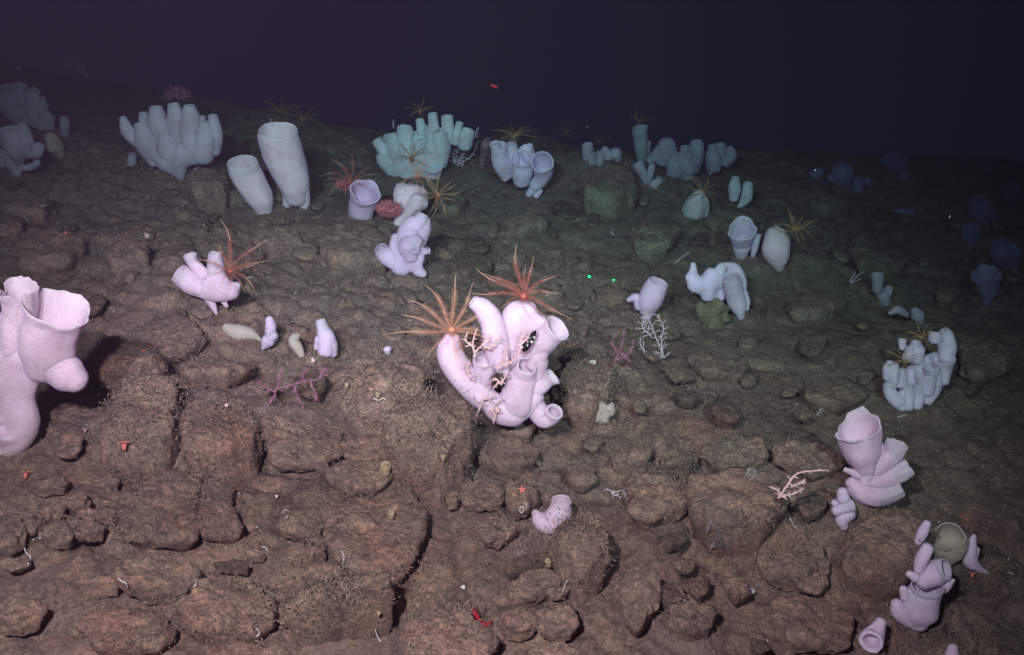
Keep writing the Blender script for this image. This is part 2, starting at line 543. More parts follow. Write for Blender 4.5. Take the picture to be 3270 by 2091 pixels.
TAU = 0
def tube_mesh(P, R, mouth=True, depth=0.55, wall=0.09, ns=28, rag=0.03, flare=0.0, seed=None, lip=1.0, ruff=0.0, nruf=3):
    """a hollow glass-sponge tube along world points P with radii R; mouth=False gives a closed rounded end"""
    global TAU
    TAU += 1
    sd = TAU if seed is None else seed
    P = np.asarray(P, float); R = np.asarray(R, float)
    L = np.sum(np.linalg.norm(np.diff(P, axis=0), axis=1)) + 1e-6
    n = int(np.clip(10 + 10 * L / max(R.mean(), 1e-4) / 3, 14, 34))
    CR = catmull(np.hstack([P, R[:, None]]), n)
    C, r = CR[:, :3], np.maximum(CR[:, 3], 1e-4)
    a = np.linspace(0, 2 * PI, ns, endpoint=False)
    T, N, B = frames(C)
    # rounded start
    q = np.sqrt(1 - (1 - np.linspace(0.12, 1, 5)) ** 2)
    C0 = C[0] - T[0] * r[0] * 0.75
    pre = np.array([C0 + T[0] * r[0] * 0.75 * s for s in (0.0, .10, .3, .6)])
    rp = r[0] * np.array([.25, .5, .8, .95])
    Cx = np.vstack([pre, C]); rx = np.concatenate([rp, r])
    if not mouth:
        post = np.array([C[-1] + T[-1] * r[-1] * s for s in (.35, .6, .78, .86)])
        Cx = np.vstack([Cx, post]); rx = np.concatenate([rx, r[-1] * np.array([.93, .75, .48, .2])])
    else:
        if flare:
            k = np.linspace(0, 1, n) ** 6
            rx[-n:] *= 1 + flare * k
    s = np.linspace(0, 1, len(Cx))
    S, A = np.meshgrid(s, a, indexing='ij')
    wob = 1 + 0.06 * fbm(np.cos(A) * 1.3 + sd * 3.1, np.sin(A) * 1.3 + S * L / max(R.mean(), 1e-4) * .8, o=2, s=sd % 50)
    wob += 0.018 * vnoise(np.cos(A) * 4 + sd, np.sin(A) * 4 + S * L / max(R.mean(), 1e-4) * 3, s=sd % 50)
    if ruff:
        wob += ruff * (0.25 + S ** 1.5) * (np.sin(nruf * A + sd + 1.6 * S) + .45 * np.sin((nruf * 2 + 1) * A + sd * 2.1 - 2 * S))
    if mouth:
        lp = fbm(np.cos(a) * 1.6 + sd, np.sin(a) * 1.6, o=3, s=sd % 40 + 5)
        wob *= 1 + rag * lp[None] * (S ** 5)
    RR = rx[:, None] * wob
    if not mouth:
        return sweep(Cx, RR, ns)
    V, F = sweep(Cx, RR, ns, True, False)
    # raise and lower the lip
    k = len(Cx)
    rl = rx[-1]
    Vg = V[:k * ns].reshape(k, ns, 3)
    tilt = (lp * rag * 1.6 * rl * lip)
    for q_, w in ((1, 1.0), (2, .6), (3, .3)):
        Vg[-q_] += T[-1][None] * (tilt[:, None] * w)
    V[:k * ns] = Vg.reshape(-1, 3)
    wl = max(wall * rl, 0.0012)
    outer = Vg[-1].copy()
    cen = outer.mean(0)
    # rounded lip then the inner wall back down the tube
    dirs = outer - cen
    ln = np.linalg.norm(dirs, axis=1)[:, None]
    dn = dirs / (ln + 1e-9)
    rings = [outer + T[-1] * wl * .45 - dn * wl * .35, outer + T[-1] * wl * .35 - dn * wl * .85, outer - dn * wl * 1.15 - T[-1] * wl * .2]
    nin = max(5, int(n * depth))
    for i in range(1, nin):
        f = i / (nin - 1)
        idx = k - 1 - int(round(f * (nin - 1)))
        g = Vg[idx] - Cx[idx]
        sc = (1 - wl * 1.2 / max(rx[idx], wl * 2)) * (1 - 0.10 * f) * (math.sqrt(max(0.0, 1 - max(0, f - .75) ** 2 / .0725)) if f > .75 else 1)
        rings.append(Cx[idx] + g * max(sc, 0.12))
    base = len(V)
    Vn = np.vstack(rings)
    V2 = np.vstack([V, Vn, rings[-1].mean(0)[None]])
    j = np.arange(ns); j2 = (j + 1) % ns
    Fs = [F]
    prev = (k - 1) * ns
    for q_ in range(len(rings)):
        cur = base + q_ * ns
        Fs.append(np.stack([prev + j, prev + j2, cur + j2], 1))
        Fs.append(np.stack([prev + j, cur + j2, cur + j], 1))
        prev = cur
    Fs.append(np.stack([prev + j, prev + j2, np.full(ns, len(V2) - 1)], 1))
    return V2, np.vstack(Fs)


class Ctx:
    """places traced points: zoom origin and scale -> photograph pixels -> metres on the slope"""
    def __init__(s, x0, y0, k):
        s.x0, s.y0, s.k = x0, y0, k

    def px(s, x, y):
        return s.x0 + x / s.k, s.y0 + y / s.k


def unproj(px, py, t):
    return CAM + ray(px, py) * t


class Place:
    """a standing thing: its foot on the seabed, heights measured upright (ke=.45) or leaning back (ke<.45)"""
    def __init__(s, cx, bx, by, ke=None, back=0.0, t=None, m=.40):
        s.c = cx
        s.bx, s.by = cx.px(bx, by)
        s.t0 = (hit_t(s.bx, s.by) if t is None else t) + back
        if ke is None:
            ke = math.tan(math.atan((H0 / 2 - s.by + 70) / FPX) + math.asin(m))
        s.ke = ke

    def base(s):
        return unproj(s.bx, s.by, s.t0)

    def p(s, x, y, e=0.0):
        X, Y = s.c.px(x, y)
        t = s.t0 - ((s.by - Y) * s.ke + e / s.c.k) * s.t0 / FPX
        return unproj(X, Y, t)

    def r(s, r):
        return r / s.c.k * s.t0 / FPX

    def td(s, Y_, e=0.0):
        return s.t0 - ((s.by - Y_ * 1.358) * s.ke + e * 1.358) * s.t0 / FPX

    def tube(s, pts, **kw):
        P = [s.p(q[0], q[1], q[3] if len(q) > 3 else 0) for q in pts]
        R = [s.r(q[2]) for q in pts]
        return tube_mesh(P, R, **kw)


def fuse(name, meshes, m, parent, voxel, smooth_it=6, ragged=0.0):
    V, F = cat_merge(meshes)
    o = mesh_obj(name, V, F, m, None)
    md = o.modifiers.new('r', 'REMESH'); md.mode = 'VOXEL'; md.voxel_size = voxel; md.use_smooth_shade = True
    ms = o.modifiers.new('s', 'SMOOTH'); ms.factor = 0.6; ms.iterations = smooth_it
    dg = bpy.context.evaluated_depsgraph_get()
    me = bpy.data.meshes.new_from_object(o.evaluated_get(dg))
    o.modifiers.clear()
    o.data = me
    me.name = name
    if ragged:
        v = np.empty(len(me.vertices) * 3); me.vertices.foreach_get('co', v)
        nn = np.empty(len(me.vertices) * 3); me.vertex_normals.foreach_get('vector', nn)
        v = v.reshape(-1, 3); nn = nn.reshape(-1, 3)
        k = fbm(v[:, 0] * 16, v[:, 1] * 16, v[:, 2] * 16, o=3, s=12) + .7 * fbm(v[:, 0] * 45, v[:, 1] * 45, v[:, 2] * 45, o=2, s=22)
        v = v + nn * (k * ragged)[:, None]
        me.vertices.foreach_set('co', v.ravel())
        me.update()
    me.polygons.foreach_set('use_smooth', np.ones(len(me.polygons), bool))
    if parent is not None:
        o.parent = parent
        o.matrix_parent_inverse = parent.matrix_basis.inverted()
    return o


BASES = []


def sponge(pl, tubes, m, label, cat='sponge', group=None, name='glass_sponge', fused=None, voxel=0.01, ns=24, part='tube', sm=6, ragged=0.0):
    """tubes: dicts or point lists. Each becomes a part; `fused` ones melt into one body part"""
    e = empty(name, pl.base())
    BASES.append(pl.base())
    bpy.context.view_layer.update()
    tag(e, label, cat, group)
    if fused:
        ms = []
        for tb in fused:
            kw = dict(tb) if isinstance(tb, dict) else {'p': tb, 'mouth': False}
            pts = kw.pop('p')
            kw.setdefault('ns', 28)
            ms.append(pl.tube(pts, **kw))
        fuse('body', ms, M[m], e, voxel, sm, ragged)
    for tb in tubes:
        kw = dict(tb) if isinstance(tb, dict) else {'p': tb}
        pts = kw.pop('p')
        mm = kw.pop('m', m)
        nm = kw.pop('name', part)
        kw.setdefault('ns', ns)
        V, F = pl.tube(pts, **kw)
        mesh_obj(nm, V, F, M[mm], e)
    return e


def O(*p, **k):
    d = {'p': list(p)}
    d.update(k)
    return d


def X(*p, **k):
    d = {'p': list(p), 'mouth': False}
    d.update(k)
    return d

# ================================================================== SEABED
def build_seabed():
    nr, nc = 860, 900
    a = np.linspace(0, 1, nr)
    yy = -1.2 + 2.0 * a * 1.0 + 5.2 * a ** 2 + 16 * a ** 6
    s = np.linspace(-1, 1, nc)
    s = s * (0.8 + 0.2 * np.abs(s) ** 3)
    Y = np.repeat(yy[:, None], nc, 1)
    Xg = s[None] * (1.5 + 0.72 * np.maximum(Y, 0) + 0.02 * np.maximum(Y - 7, 0) ** 2)
    Z = hground(Xg, Y)
    V = np.stack([Xg, Y, Z], -1).reshape(-1, 3)
    i = np.arange(nr - 1)[:, None] * nc + np.arange(nc - 1)[None]
    i = i.ravel()
    F = np.stack([i, i + 1, i + nc + 1, i + nc], 1)
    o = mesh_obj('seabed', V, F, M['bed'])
    o['kind'] = 'structure'
    return o

SEABED = build_seabed()

# ================================================================== ROCKS
ROCK_PTS = []


def rock(cx, poly, h, m='rock', dome=4.5, tilt=0.0, up=None, seed=0, bump=1.0, ns=72, turf=0.0, name='rock', label=None):
    """a slab or boulder traced by its outline, laid on the slope with real thickness; a part of the seabed"""
    S = [cx.px(*q) for q in poly]
    c0 = np.mean(S, 0)
    g = at(c0[0], c0[1])
    rise = h * (0.55 if up is None else up)
    zoff = g[2] - zplane(g[0], g[1])
    ys = np.array([q[1] for q in S])
    fy = (ys - ys.min()) / (np.ptp(ys) + 1e-6)
    W = np.array([plane_pt(x, y, zoff + (h * .85 * (1 - f) if up is None else rise)) for (x, y), f in zip(S, fy)])
    c = W.mean(0)
    th = np.arctan2(W[:, 1] - c[1], W[:, 0] - c[0])
    a = np.linspace(-PI, PI, ns, endpoint=False)
    # boundary radius along each direction (ray against the outline)
    n = len(W)
    rad = np.zeros(ns)
    for i in range(ns):
        d = np.array([math.cos(a[i]), math.sin(a[i])])
        best = 0
        for k in range(n):
            p, q = W[k, :2] - c[:2], W[(k + 1) % n, :2] - c[:2]
            e = q - p
            den = d[0] * -e[1] + d[1] * e[0]
            if abs(den) < 1e-9:
                continue
            t = (p[0] * -e[1] + p[1] * e[0]) / den
            u = (d[0] * p[1] - d[1] * p[0]) / den
            if t > 0 and -1e-6 <= u <= 1 + 1e-6:
                best = max(best, t)
        rad[i] = best
    good = rad > 0
    rad = np.interp(a, a[good], rad[good], period=2 * PI)
    for _ in range(1 if ns < 40 else 2):
        rad = 0.25 * np.roll(rad, 1) + 0.5 * rad + 0.25 * np.roll(rad, -1)
    sd = seed or int(abs(c[0] * 911 + c[1] * 577)) % 997
    rad = rad * (1.05 if dome > 3 else 1.0)
    size = rad.mean()
    h = h * (.55 if g[1] < 2.9 and ns > 40 and dome > 3 else 1.0)
    # rings: top (0..1), shoulder, side down, undercut
    ft = np.linspace(0.0, 1.0, 15)[1:]
    rr = np.concatenate([ft * 0.93, [0.975, 1.0, 0.985, 0.94, 0.87, .8]])
    zz = np.concatenate([1 - 0.14 * (ft * 0.93) ** dome, [0.70, .50, .26, -.02, -.30, -.6]])
    A, Rr = np.meshgrid(a, rr)
    rb = rad[None] * Rr
    x = c[0] + rb * np.cos(A)
    y = c[1] + rb * np.sin(A)
    pz = hmacro(x, y)
    tx = (fbm(np.array([sd * 1.7]), np.array([3.3]), s=4)[0]) * .25
    loc = (x - c[0]) / size * tx + (y - c[1]) / size * (tilt)
    z = pz + 0.012 + h * (zz[:, None] * 1.0 + loc * np.clip(zz[:, None] + .1, 0, 1))
    k = min(h, size * .5)
    dis = fbm(x / size * 1.6 + sd, y / size * 1.6, z / size * 1.6, o=4, s=sd % 30, g=.6) * k * 0.20 * bump
    dis2 = fbm(x * 42, y * 42, z * 42, o=3, s=9, g=.6) * 0.0065 * bump
    nx, ny = np.cos(A), np.sin(A)
    side = np.clip((Rr - .85) / .12, 0, 1)
    z = z + (dis + dis2) * (1 - .5 * side)
    x = x + nx * (dis + dis2) * side
    y = y + ny * (dis + dis2) * side
    ctr = np.array([[c[0], c[1], float(z[0].mean())]])
    V = np.vstack([ctr, np.stack([x, y, z], -1).reshape(-1, 3)])
    m_ = len(rr)
    j = np.arange(ns); j2 = (j + 1) % ns
    F = [np.stack([np.zeros(ns, int), 1 + j, 1 + j2], 1)]
    for q in range(m_ - 1):
        b0, b1 = 1 + q * ns, 1 + (q + 1) * ns
        F.append(np.stack([b0 + j, b1 + j, b1 + j2], 1)); F.append(np.stack([b0 + j, b1 + j2, b0 + j2], 1))
    o = mesh_obj(name, V, np.vstack(F), M[m], SEABED)
    if label:
        o['label'] = label
    if turf > 0:
        G = np.stack([x, y, z], -1)
        if turf >= .9:
            for q in range(3, 9):
                ROCK_PTS.append((G[q], np.stack([nx[q] * .4, ny[q] * .4, np.full(ns, .9)], -1), 1.1 * turf * rad * ft[q] / 0.1))
        for q in range(8, m_ - 4):
            w = turf * (1.0 if q > 12 else .35)
            ROCK_PTS.append((G[q], np.stack([nx[q], ny[q], np.full(ns, .35 if q > 13 else 1.1)], -1), w * rad[:, ] / 0.1))
    return o


Z6 = Ctx(0, 1300, 1.9467)
Z7 = Ctx(900, 1300, 1.9467)
Z8 = Ctx(1700, 1300, 1.9467)
DD = Ctx(0, 0, 1 / 1.358)
R_ = rock
# lower left
R_(Z6, [(770, 560), (900, 430), (1080, 405), (1235, 405), (1225, 620), (1235, 880), (1080, 915), (940, 900), (780, 870), (760, 700)], .055, 'rock', turf=.6)
R_(Z6, [(1255, 470), (1330, 440), (1450, 480), (1440, 620), (1480, 720), (1515, 850), (1400, 865), (1250, 860), (1240, 640)], .05, 'rock', turf=.6)
R_(Z6, [(425, 560), (470, 515), (545, 535), (562, 600), (545, 670), (480, 690), (425, 650)], .035, 'rock')
R_(Z6, [(262, 760), (330, 700), (420, 690), (462, 760), (440, 850), (350, 900), (265, 860)], .045, 'rock', turf=.4)
R_(Z6, [(470, 740), (560, 705), (640, 740), (652, 810), (560, 860), (472, 840)], .03, 'rock')
R_(Z6, [(575, 470), (640, 425), (730, 430), (738, 505), (640, 548), (580, 520)], .04, 'rock')
R_(Z6, [(0, 670), (90, 660), (170, 700), (160, 850), (80, 940), (0, 970), (-60, 850)], .05, 'rock', turf=.5)
R_(Z6, [(190, 720), (260, 640), (350, 590), (405, 600), (380, 640), (300, 700), (240, 780), (195, 780)], .03, 'rock_b')
R_(Z6, [(40, 980), (120, 920), (190, 930), (180, 990), (100, 1050), (40, 1030)], .03, 'rock')
R_(Z6, [(755, 960), (900, 935), (1080, 950), (1210, 965), (1195, 1080), (1150, 1180), (1080, 1235), (900, 1200), (760, 1170), (740, 1060)], .055, 'rock', turf=.6)
R_(Z6, [(1215, 1100), (1380, 1035), (1600, 1050), (1720, 1180), (1695, 1330), (1600, 1450), (1400, 1500), (1230, 1470), (1110, 1380), (1180, 1260)], .075, 'rock_b', turf=.8)
R_(Z6, [(460, 1110), (560, 1040), (720, 1030), (740, 1100), (640, 1180), (500, 1180)], .045, 'rock', turf=.4)
R_(Z6, [(0, 1190), (120, 1150), (260, 1190), (250, 1290), (120, 1400), (0, 1410), (-60, 1300)], .05, 'rock', turf=.3)
R_(Z6, [(195, 480), (300, 440), (400, 450), (420, 500), (300, 560), (200, 555)], .035, 'rock')
R_(Z6, [(1090, 1300), (1130, 1230), (1210, 1190), (1200, 1280), (1140, 1335)], .03, 'rock_b')
R_(Z6, [(1330, 970), (1420, 960), (1560, 1000), (1570, 1045), (1420, 1035), (1330, 1020)], .025, 'rock_c')
R_(Z6, [(1530, 910), (1600, 900), (1655, 935), (1620, 985), (1550, 980)], .025, 'rock_b')
R_(Z6, [(560, 1290), (800, 1260), (1050, 1330), (1080, 1440), (1000, 1560), (600, 1580), (500, 1420)], .04, 'rock', turf=.4)
R_(Z6, [(1520, 280), (1600, 250), (1640, 260), (1600, 330), (1530, 350)], .02, 'rock_b')
R_(Z6, [(690, 570), (740, 530), (790, 560), (780, 640), (700, 640)], .03, 'rock')
R_(Z6, [(590, 700), (680, 650), (740, 660), (720, 740), (650, 750)], .025, 'rock')
R_(Z6, [(500, 680), (560, 650), (600, 680), (570, 715), (510, 715)], .02, 'rock_b')
# boulders in the middle left
R_(DD, [(245, 1000), (290, 930), (370, 900), (425, 950), (420, 1040), (400, 1100), (320, 1115), (250, 1090)], .10, 'rock', dome=2.2, turf=1)
R_(DD, [(420, 1000), (470, 945), (560, 940), (612, 1000), (600, 1060), (540, 1105), (440, 1105)], .10, 'rock', dome=2.2, turf=1)
R_(DD, [(225, 870), (270, 820), (360, 815), (400, 860), (380, 920), (290, 935), (230, 920)], .07, 'rock', dome=2.2, turf=.7)
R_(DD, [(610, 1010), (700, 980), (790, 1000), (805, 1060), (740, 1100), (640, 1105)], .05, 'rock', turf=.3)
R_(DD, [(810, 1040), (870, 1020), (930, 1030), (935, 1080), (870, 1098), (812, 1090)], .035, 'rock')
# main block and its neighbours
R_(Z7, [(650, 170), (740, 90), (870, 30), (1000, 60), (1140, 110), (1195, 210), (1180, 330), (1090, 470), (990, 580), (880, 600), (790, 500), (700, 370), (645, 260)], .16, 'rock', dome=2.4, tilt=.25, turf=1.2, bump=1.2, ns=96)
R_(Z7, [(1212, 250), (1340, 180), (1480, 165), (1600, 275), (1500, 390), (1385, 450), (1230, 360)], .07, 'rock', turf=.5)
R_(Z7, [(390, 190), (510, 175), (640, 190), (640, 290), (480, 300), (375, 290)], .04, 'rock', turf=.3)
R_(Z7, [(260, 420), (380, 325), (620, 315), (690, 400), (640, 490), (560, 565), (350, 530)], .05, 'rock', turf=.2)
R_(Z7, [(270, 620), (450, 560), (600, 590), (740, 450), (840, 540), (890, 680), (870, 820), (800, 1000), (740, 1090), (650, 1130), (480, 1060), (330, 960), (280, 800)], .06, 'rock_b', turf=.5, ns=96)
R_(Z7, [(20, 1230), (250, 1090), (480, 1130), (700, 1190), (745, 1240), (620, 1330), (350, 1380), (120, 1450), (0, 1400)], .09, 'rock', dome=2.2, turf=1.3)
R_(Z7, [(795, 1340), (900, 1210), (1050, 1160), (1190, 1300), (1330, 1500), (1250, 1640), (800, 1640), (760, 1480)], .07, 'rock_b', turf=.3)
R_(Z7, [(1290, 1110), (1450, 1085), (1600, 1010), (1700, 1060), (1735, 1150), (1600, 1225), (1340, 1270), (1310, 1180)], .05, 'rock_b', turf=.2)
R_(Z7, [(1330, 1300), (1450, 1290), (1580, 1275), (1585, 1400), (1480, 1450), (1400, 1400)], .045, 'rock')
R_(Z7, [(1380, 960), (1500, 905), (1640, 890), (1690, 950), (1600, 1000), (1480, 1060), (1400, 1050)], .04, 'rock_c', turf=.4)
R_(Z7, [(1100, 510), (1200, 435), (1370, 480), (1380, 600), (1250, 645), (1130, 600)], .05, 'rock', turf=.5)
R_(Z7, [(1012, 580), (1060, 500), (1112, 560), (1090, 640), (1030, 650)], .035, 'rock_b')
R_(Z7, [(1395, 470), (1480, 440), (1560, 500), (1590, 600), (1540, 700), (1430, 710), (1395, 600)], .045, 'rock', turf=.5)
R_(Z7, [(1200, 700), (1330, 665), (1470, 790), (1360, 880), (1260, 860)], .04, 'rock_b', turf=.5)
R_(Z7, [(1600, 1290), (1750, 1230), (1860, 1330), (1800, 1460), (1620, 1430)], .045, 'rock')
R_(Z7, [(60, 860), (180, 830), (270, 900), (280, 960), (150, 980), (40, 1000)], .05, 'rock', turf=.6)
R_(Z7, [(0, 700), (110, 660), (240, 740), (260, 830), (100, 840), (-20, 800)], .04, 'rock', turf=.3)
# lower right
R_(Z8, [(130, 790), (240, 690), (370, 730), (465, 840), (480, 1000), (410, 1130), (310, 1185), (180, 1060), (125, 920)], .09, 'rock', dome=2.4, turf=.9)
R_(Z8, [(560, 1040), (640, 945), (790, 1040), (795, 1180), (710, 1320), (650, 1430), (560, 1280)], .055, 'rock_b', turf=.1)
R_(Z8, [(630, 400), (750, 365), (850, 410), (930, 490), (985, 620), (860, 690), (720, 790), (600, 740), (610, 540)], .065, 'rock_b', turf=.3)
R_(Z8, [(940, 470), (1150, 430), (1360, 440), (1500, 510), (1560, 650), (1440, 830), (1250, 900), (1080, 870), (980, 700)], .08, 'rock', dome=2.4, turf=.6)
R_(Z8, [(500, 260), (600, 235), (730, 250), (740, 330), (700, 400), (560, 410), (500, 350)], .06, 'rock', turf=.4)
R_(Z8, [(765, 290), (810, 262), (850, 290), (845, 340), (790, 365), (765, 330)], .05, 'rock_b', dome=2)
R_(Z8, [(740, 370), (860, 340), (1000, 330), (1020, 390), (900, 440), (780, 420)], .05, 'rock_c', turf=.3)
R_(Z8, [(1500, 260), (1640, 200), (1760, 230), (1770, 380), (1640, 420), (1500, 360)], .05, 'rock', turf=.2)
R_(Z8, [(990, 1060), (1110, 1050), (1090, 1150), (1030, 1200), (960, 1150)], .03, 'rock_c')
R_(Z8, [(1180, 1080), (1320, 1050), (1330, 1190), (1230, 1240)], .03, 'rock')
R_(Z8, [(1420, 930), (1580, 880), (1750, 900), (1790, 1050), (1640, 1130), (1440, 1110)], .06, 'rock', turf=.5)
R_(Z8, [(840, 1250), (980, 1200), (1120, 1240), (1110, 1410), (960, 1460), (850, 1390)], .05, 'rock', turf=.3)
R_(Z8, [(820, 800), (930, 770), (940, 850), (850, 920), (810, 880)], .03, 'rock_c')
R_(Z8, [(0, 1460), (110, 1440), (230, 1490), (300, 1600), (0, 1620)], .04, 'rock_b')
R_(Z8, [(20, 1260), (180, 1240), (270, 1380), (210, 1460), (40, 1420)], .04, 'rock_b')
R_(Z8, [(1200, 440), (1340, 430), (1360, 480), (1250, 500)], .02, 'rock_b')
R_(DD, [(1990, 1270), (2060, 1215), (2150, 1225), (2185, 1300), (2130, 1380), (2040, 1390), (1985, 1340)], .08, 'rock', dome=2.2, turf=.3)
R_(DD, [(1865, 1285), (1920, 1265), (1950, 1330), (1930, 1400), (1870, 1390)], .04, 'rock_b')
R_(DD, [(1820, 1410), (1920, 1400), (2010, 1450), (1990, 1530), (1850, 1540)], .05, 'rock')
R_(DD, [(1318, 900), (1345, 850), (1400, 840), (1440, 890), (1435, 960), (1380, 1005), (1335, 975)], .09, 'rock_b', dome=2.0, turf=1.6)
R_(DD, [(800, 930), (830, 875), (920, 845), (995, 880), (1005, 940), (930, 1005), (840, 1005)], .12, 'rock_b', dome=1.9, turf=1.6)
R_(DD, [(745, 590), (800, 545), (890, 540), (930, 580), (915, 625), (840, 640), (770, 630)], .09, 'rock', dome=2.4, turf=.7)
R_(DD, [(870, 560), (920, 545), (950, 600), (905, 625)], .05, 'rock')
R_(DD, [(245, 600), (310, 570), (355, 590), (350, 640), (270, 660)], .07, 'rock', turf=.3)
R_(DD, [(370, 600), (440, 570), (480, 640), (420, 680), (370, 660)], .05, 'rock', turf=.3)
R_(DD, [(40, 560), (140, 540), (200, 590), (160, 640), (50, 640)], .06, 'rock', turf=.3)
R_(DD, [(300, 790), (370, 740), (440, 745), (480, 800), (400, 850), (320, 840)], .06, 'rock', turf=.5)
R_(DD, [(420, 850), (520, 830), (590, 870), (540, 930), (440, 920)], .06, 'rock', turf=.4)
R_(DD, [(1040, 620), (1120, 600), (1160, 640), (1090, 665)], .05, 'rock_c')
R_(DD, [(1620, 840), (1690, 820), (1760, 850), (1740, 905), (1650, 900)], .06, 'rock', turf=.4)
R_(DD, [(1560, 870), (1610, 860), (1630, 900), (1580, 920)], .035, 'rock')
R_(DD, [(1650, 1050), (1720, 1010), (1790, 1030), (1800, 1080), (1700, 1110)], .06, 'rock', turf=.6)
R_(DD, [(1550, 1060), (1610, 1040), (1640, 1090), (1570, 1110)], .06, 'rock', turf=.4)
R_(DD, [(1840, 1060), (1930, 1030), (1990, 1090), (1900, 1140)], .05, 'rock', turf=.4)
R_(DD, [(1380, 400), (1430, 375), (1490, 400), (1500, 460), (1440, 490), (1370, 460)], .16, 'rock', dome=1.9, turf=1.2)
R_(DD, [(1480, 560), (1530, 530), (1600, 550), (1570, 600), (1500, 600)], .07, 'rock', turf=.3)
R_(DD, [(1660, 520), (1720, 490), (1780, 530), (1720, 570)], .07, 'rock', turf=.3)
R_(DD, [(1850, 720), (1930, 690), (1990, 730), (1930, 780), (1860, 770)], .07, 'rock', turf=.3)
R_(DD, [(2000, 620), (2080, 590), (2120, 640), (2050, 680)], .07, 'rock', turf=.3)
R_(DD, [(2240, 820), (2330, 790), (2380, 860), (2290, 910)], .08, 'rock', turf=.3)
R_(DD, [(1900, 900), (1990, 880), (2040, 930), (1960, 980), (1890, 950)], .06, 'rock', turf=.3)
R_(DD, [(440, 420), (480, 395), (530, 410), (530, 455), (460, 470)], .14, 'rock', dome=2, turf=1.0)
R_(DD, [(120, 470), (40, 480), (20, 520), (110, 525)], .05, 'rock', turf=.3)
R_(DD, [(1900, 480), (1960, 465), (2000, 490), (1940, 510)], .07, 'rock')
R_(DD, [(590, 560), (670, 540), (710, 570), (640, 600)], .06, 'rock', turf=.3)
R_(DD, [(1180, 520), (1250, 500), (1290, 540), (1220, 560)], .06, 'rock', turf=.3)

# loose stones scattered over the slope, smaller with every metre
occupied = []
STONE = 0
tries = 0
while STONE < 110 and tries < 3000:
    tries += 1
    sx, sy = random.uniform(-40, 3300), random.uniform(620, 2080)
    if any((sx - a_) ** 2 + ((sy - b_) * 1.4) ** 2 < 70 ** 2 for a_, b_ in occupied):
        continue
    if sy > 1350 and random.random() < .75:
        continue
    occupied.append((sx, sy))
    big = random.random() ** 2
    r0 = (26 + 46 * big) * (0.55 + 0.75 * (sy / 2091))
    asp = random.uniform(.45, .75)
    an = random.uniform(-.6, .6)
    k_ = random.choice((5, 6, 7))
    pl_ = []
    for q in range(k_):
        f = q / k_ * 2 * PI + random.uniform(-.3, .3)
        rx_, ry_ = r0 * math.cos(f) * random.uniform(.8, 1.15), r0 * asp * math.sin(f) * random.uniform(.8, 1.15)
        pl_.append((sx + rx_ * math.cos(an) - ry_ * math.sin(an), sy + rx_ * math.sin(an) + ry_ * math.cos(an)))
    tt = ground_t(sx, sy)
    rock(Ctx(0, 0, 1), pl_, r0 / FPX * tt * random.uniform(.3, .6), random.choice(('rock', 'rock', 'rock_b', 'rock_c')), ns=22,
         dome=random.uniform(2, 4), up=.3, turf=.25 if random.random() < .4 else 0, name='stone')
    STONE += 1


# rays of the view against the finished seabed and its rocks, for standing things on them
from mathutils.bvhtree import BVHTree
bpy.context.view_layer.update()
_dg = bpy.context.evaluated_depsgraph_get()
_bv = [BVHTree.FromObject(SEABED, _dg)]
_Vs, _Fs, _n = [], [], 0
for _o in SEABED.children:
    _me = _o.data
    _v = np.empty(len(_me.vertices) * 3); _me.vertices.foreach_get('co', _v); _v = _v.reshape(-1, 3)
    _f = np.empty(len(_me.loops), int); _me.loops.foreach_get('vertex_index', _f); _f = _f.reshape(-1, 3)
    _Vs.append(_v); _Fs.append(_f + _n); _n += len(_v)
_tmp = mesh_obj('tmp', np.vstack(_Vs), np.vstack(_Fs), M['rock'])
bpy.context.view_layer.update()
_bv.append(BVHTree.FromObject(_tmp, bpy.context.evaluated_depsgraph_get()))
bpy.data.objects.remove(_tmp)


def hit_t(px, py):
    D = ray(px, py)
    best = None
    for b in _bv:
        h_ = b.ray_cast(Vector(CAM), Vector(D))
        if h_[0] is not None:
            t = float((np.array(h_[0]) - CAM).dot(FWD))
            if t < 13 and (best is None or t < best):
                best = t
    return best if best is not None else ground_t(px, py)


# water: even density, swallowing red light first
hz_lo, hz_hi = -10.2, 2.6
V = np.array([(x, y, z) for z in (hz_lo, hz_hi) for y in (-1.9, 26.0) for x in (-26.0, 26.0)])
F = [(0, 2, 3, 1), (4, 5, 7, 6), (0, 1, 5, 4), (2, 6, 7, 3), (0, 4, 6, 2), (1, 3, 7, 5)]
hm = bpy.data.materials.new('sea_water')
hm.use_nodes = True
nt = hm.node_tree
nt.nodes.clear()
out = nt.nodes.new('ShaderNodeOutputMaterial')
pv = nt.nodes.new('ShaderNodeVolumePrincipled')
pv.inputs['Color'].default_value = (0.028, 0.0190, 0.034, 1)
pv.inputs['Absorption Color'].default_value = (0.12, 0.44, 0.49, 1)
pv.inputs['Density'].default_value = 0.172
nt.links.new(pv.outputs[0], out.inputs['Volume'])
hz = mesh_obj('haze', V, F, hm, smooth=False)
hz['kind'] = 'stuff'
# ================================================================== SPONGES
ZA = Ctx(0, 200, 3.01)
ZB = Ctx(700, 200, 3.01)
ZC = Ctx(1100, 400, 2.9625)
ZD = Ctx(1400, 200, 3.01)
ZE = Ctx(1900, 300, 3.01)
ZF = Ctx(2300, 680, 6.88)
ZG = Ctx(1900, 780, 3.2767)
ZH = Ctx(2700, 850, 3.08)
ZI = Ctx(2400, 1280, 3.2767)
ZJ = Ctx(2600, 1600, 3.1364)
ZK = Ctx(1280, 820, 2.656)
ZL = Ctx(0, 850, 2.2)
ZM = Ctx(400, 700, 2.8)
ZN = Ctx(2470, 400, 2.566)

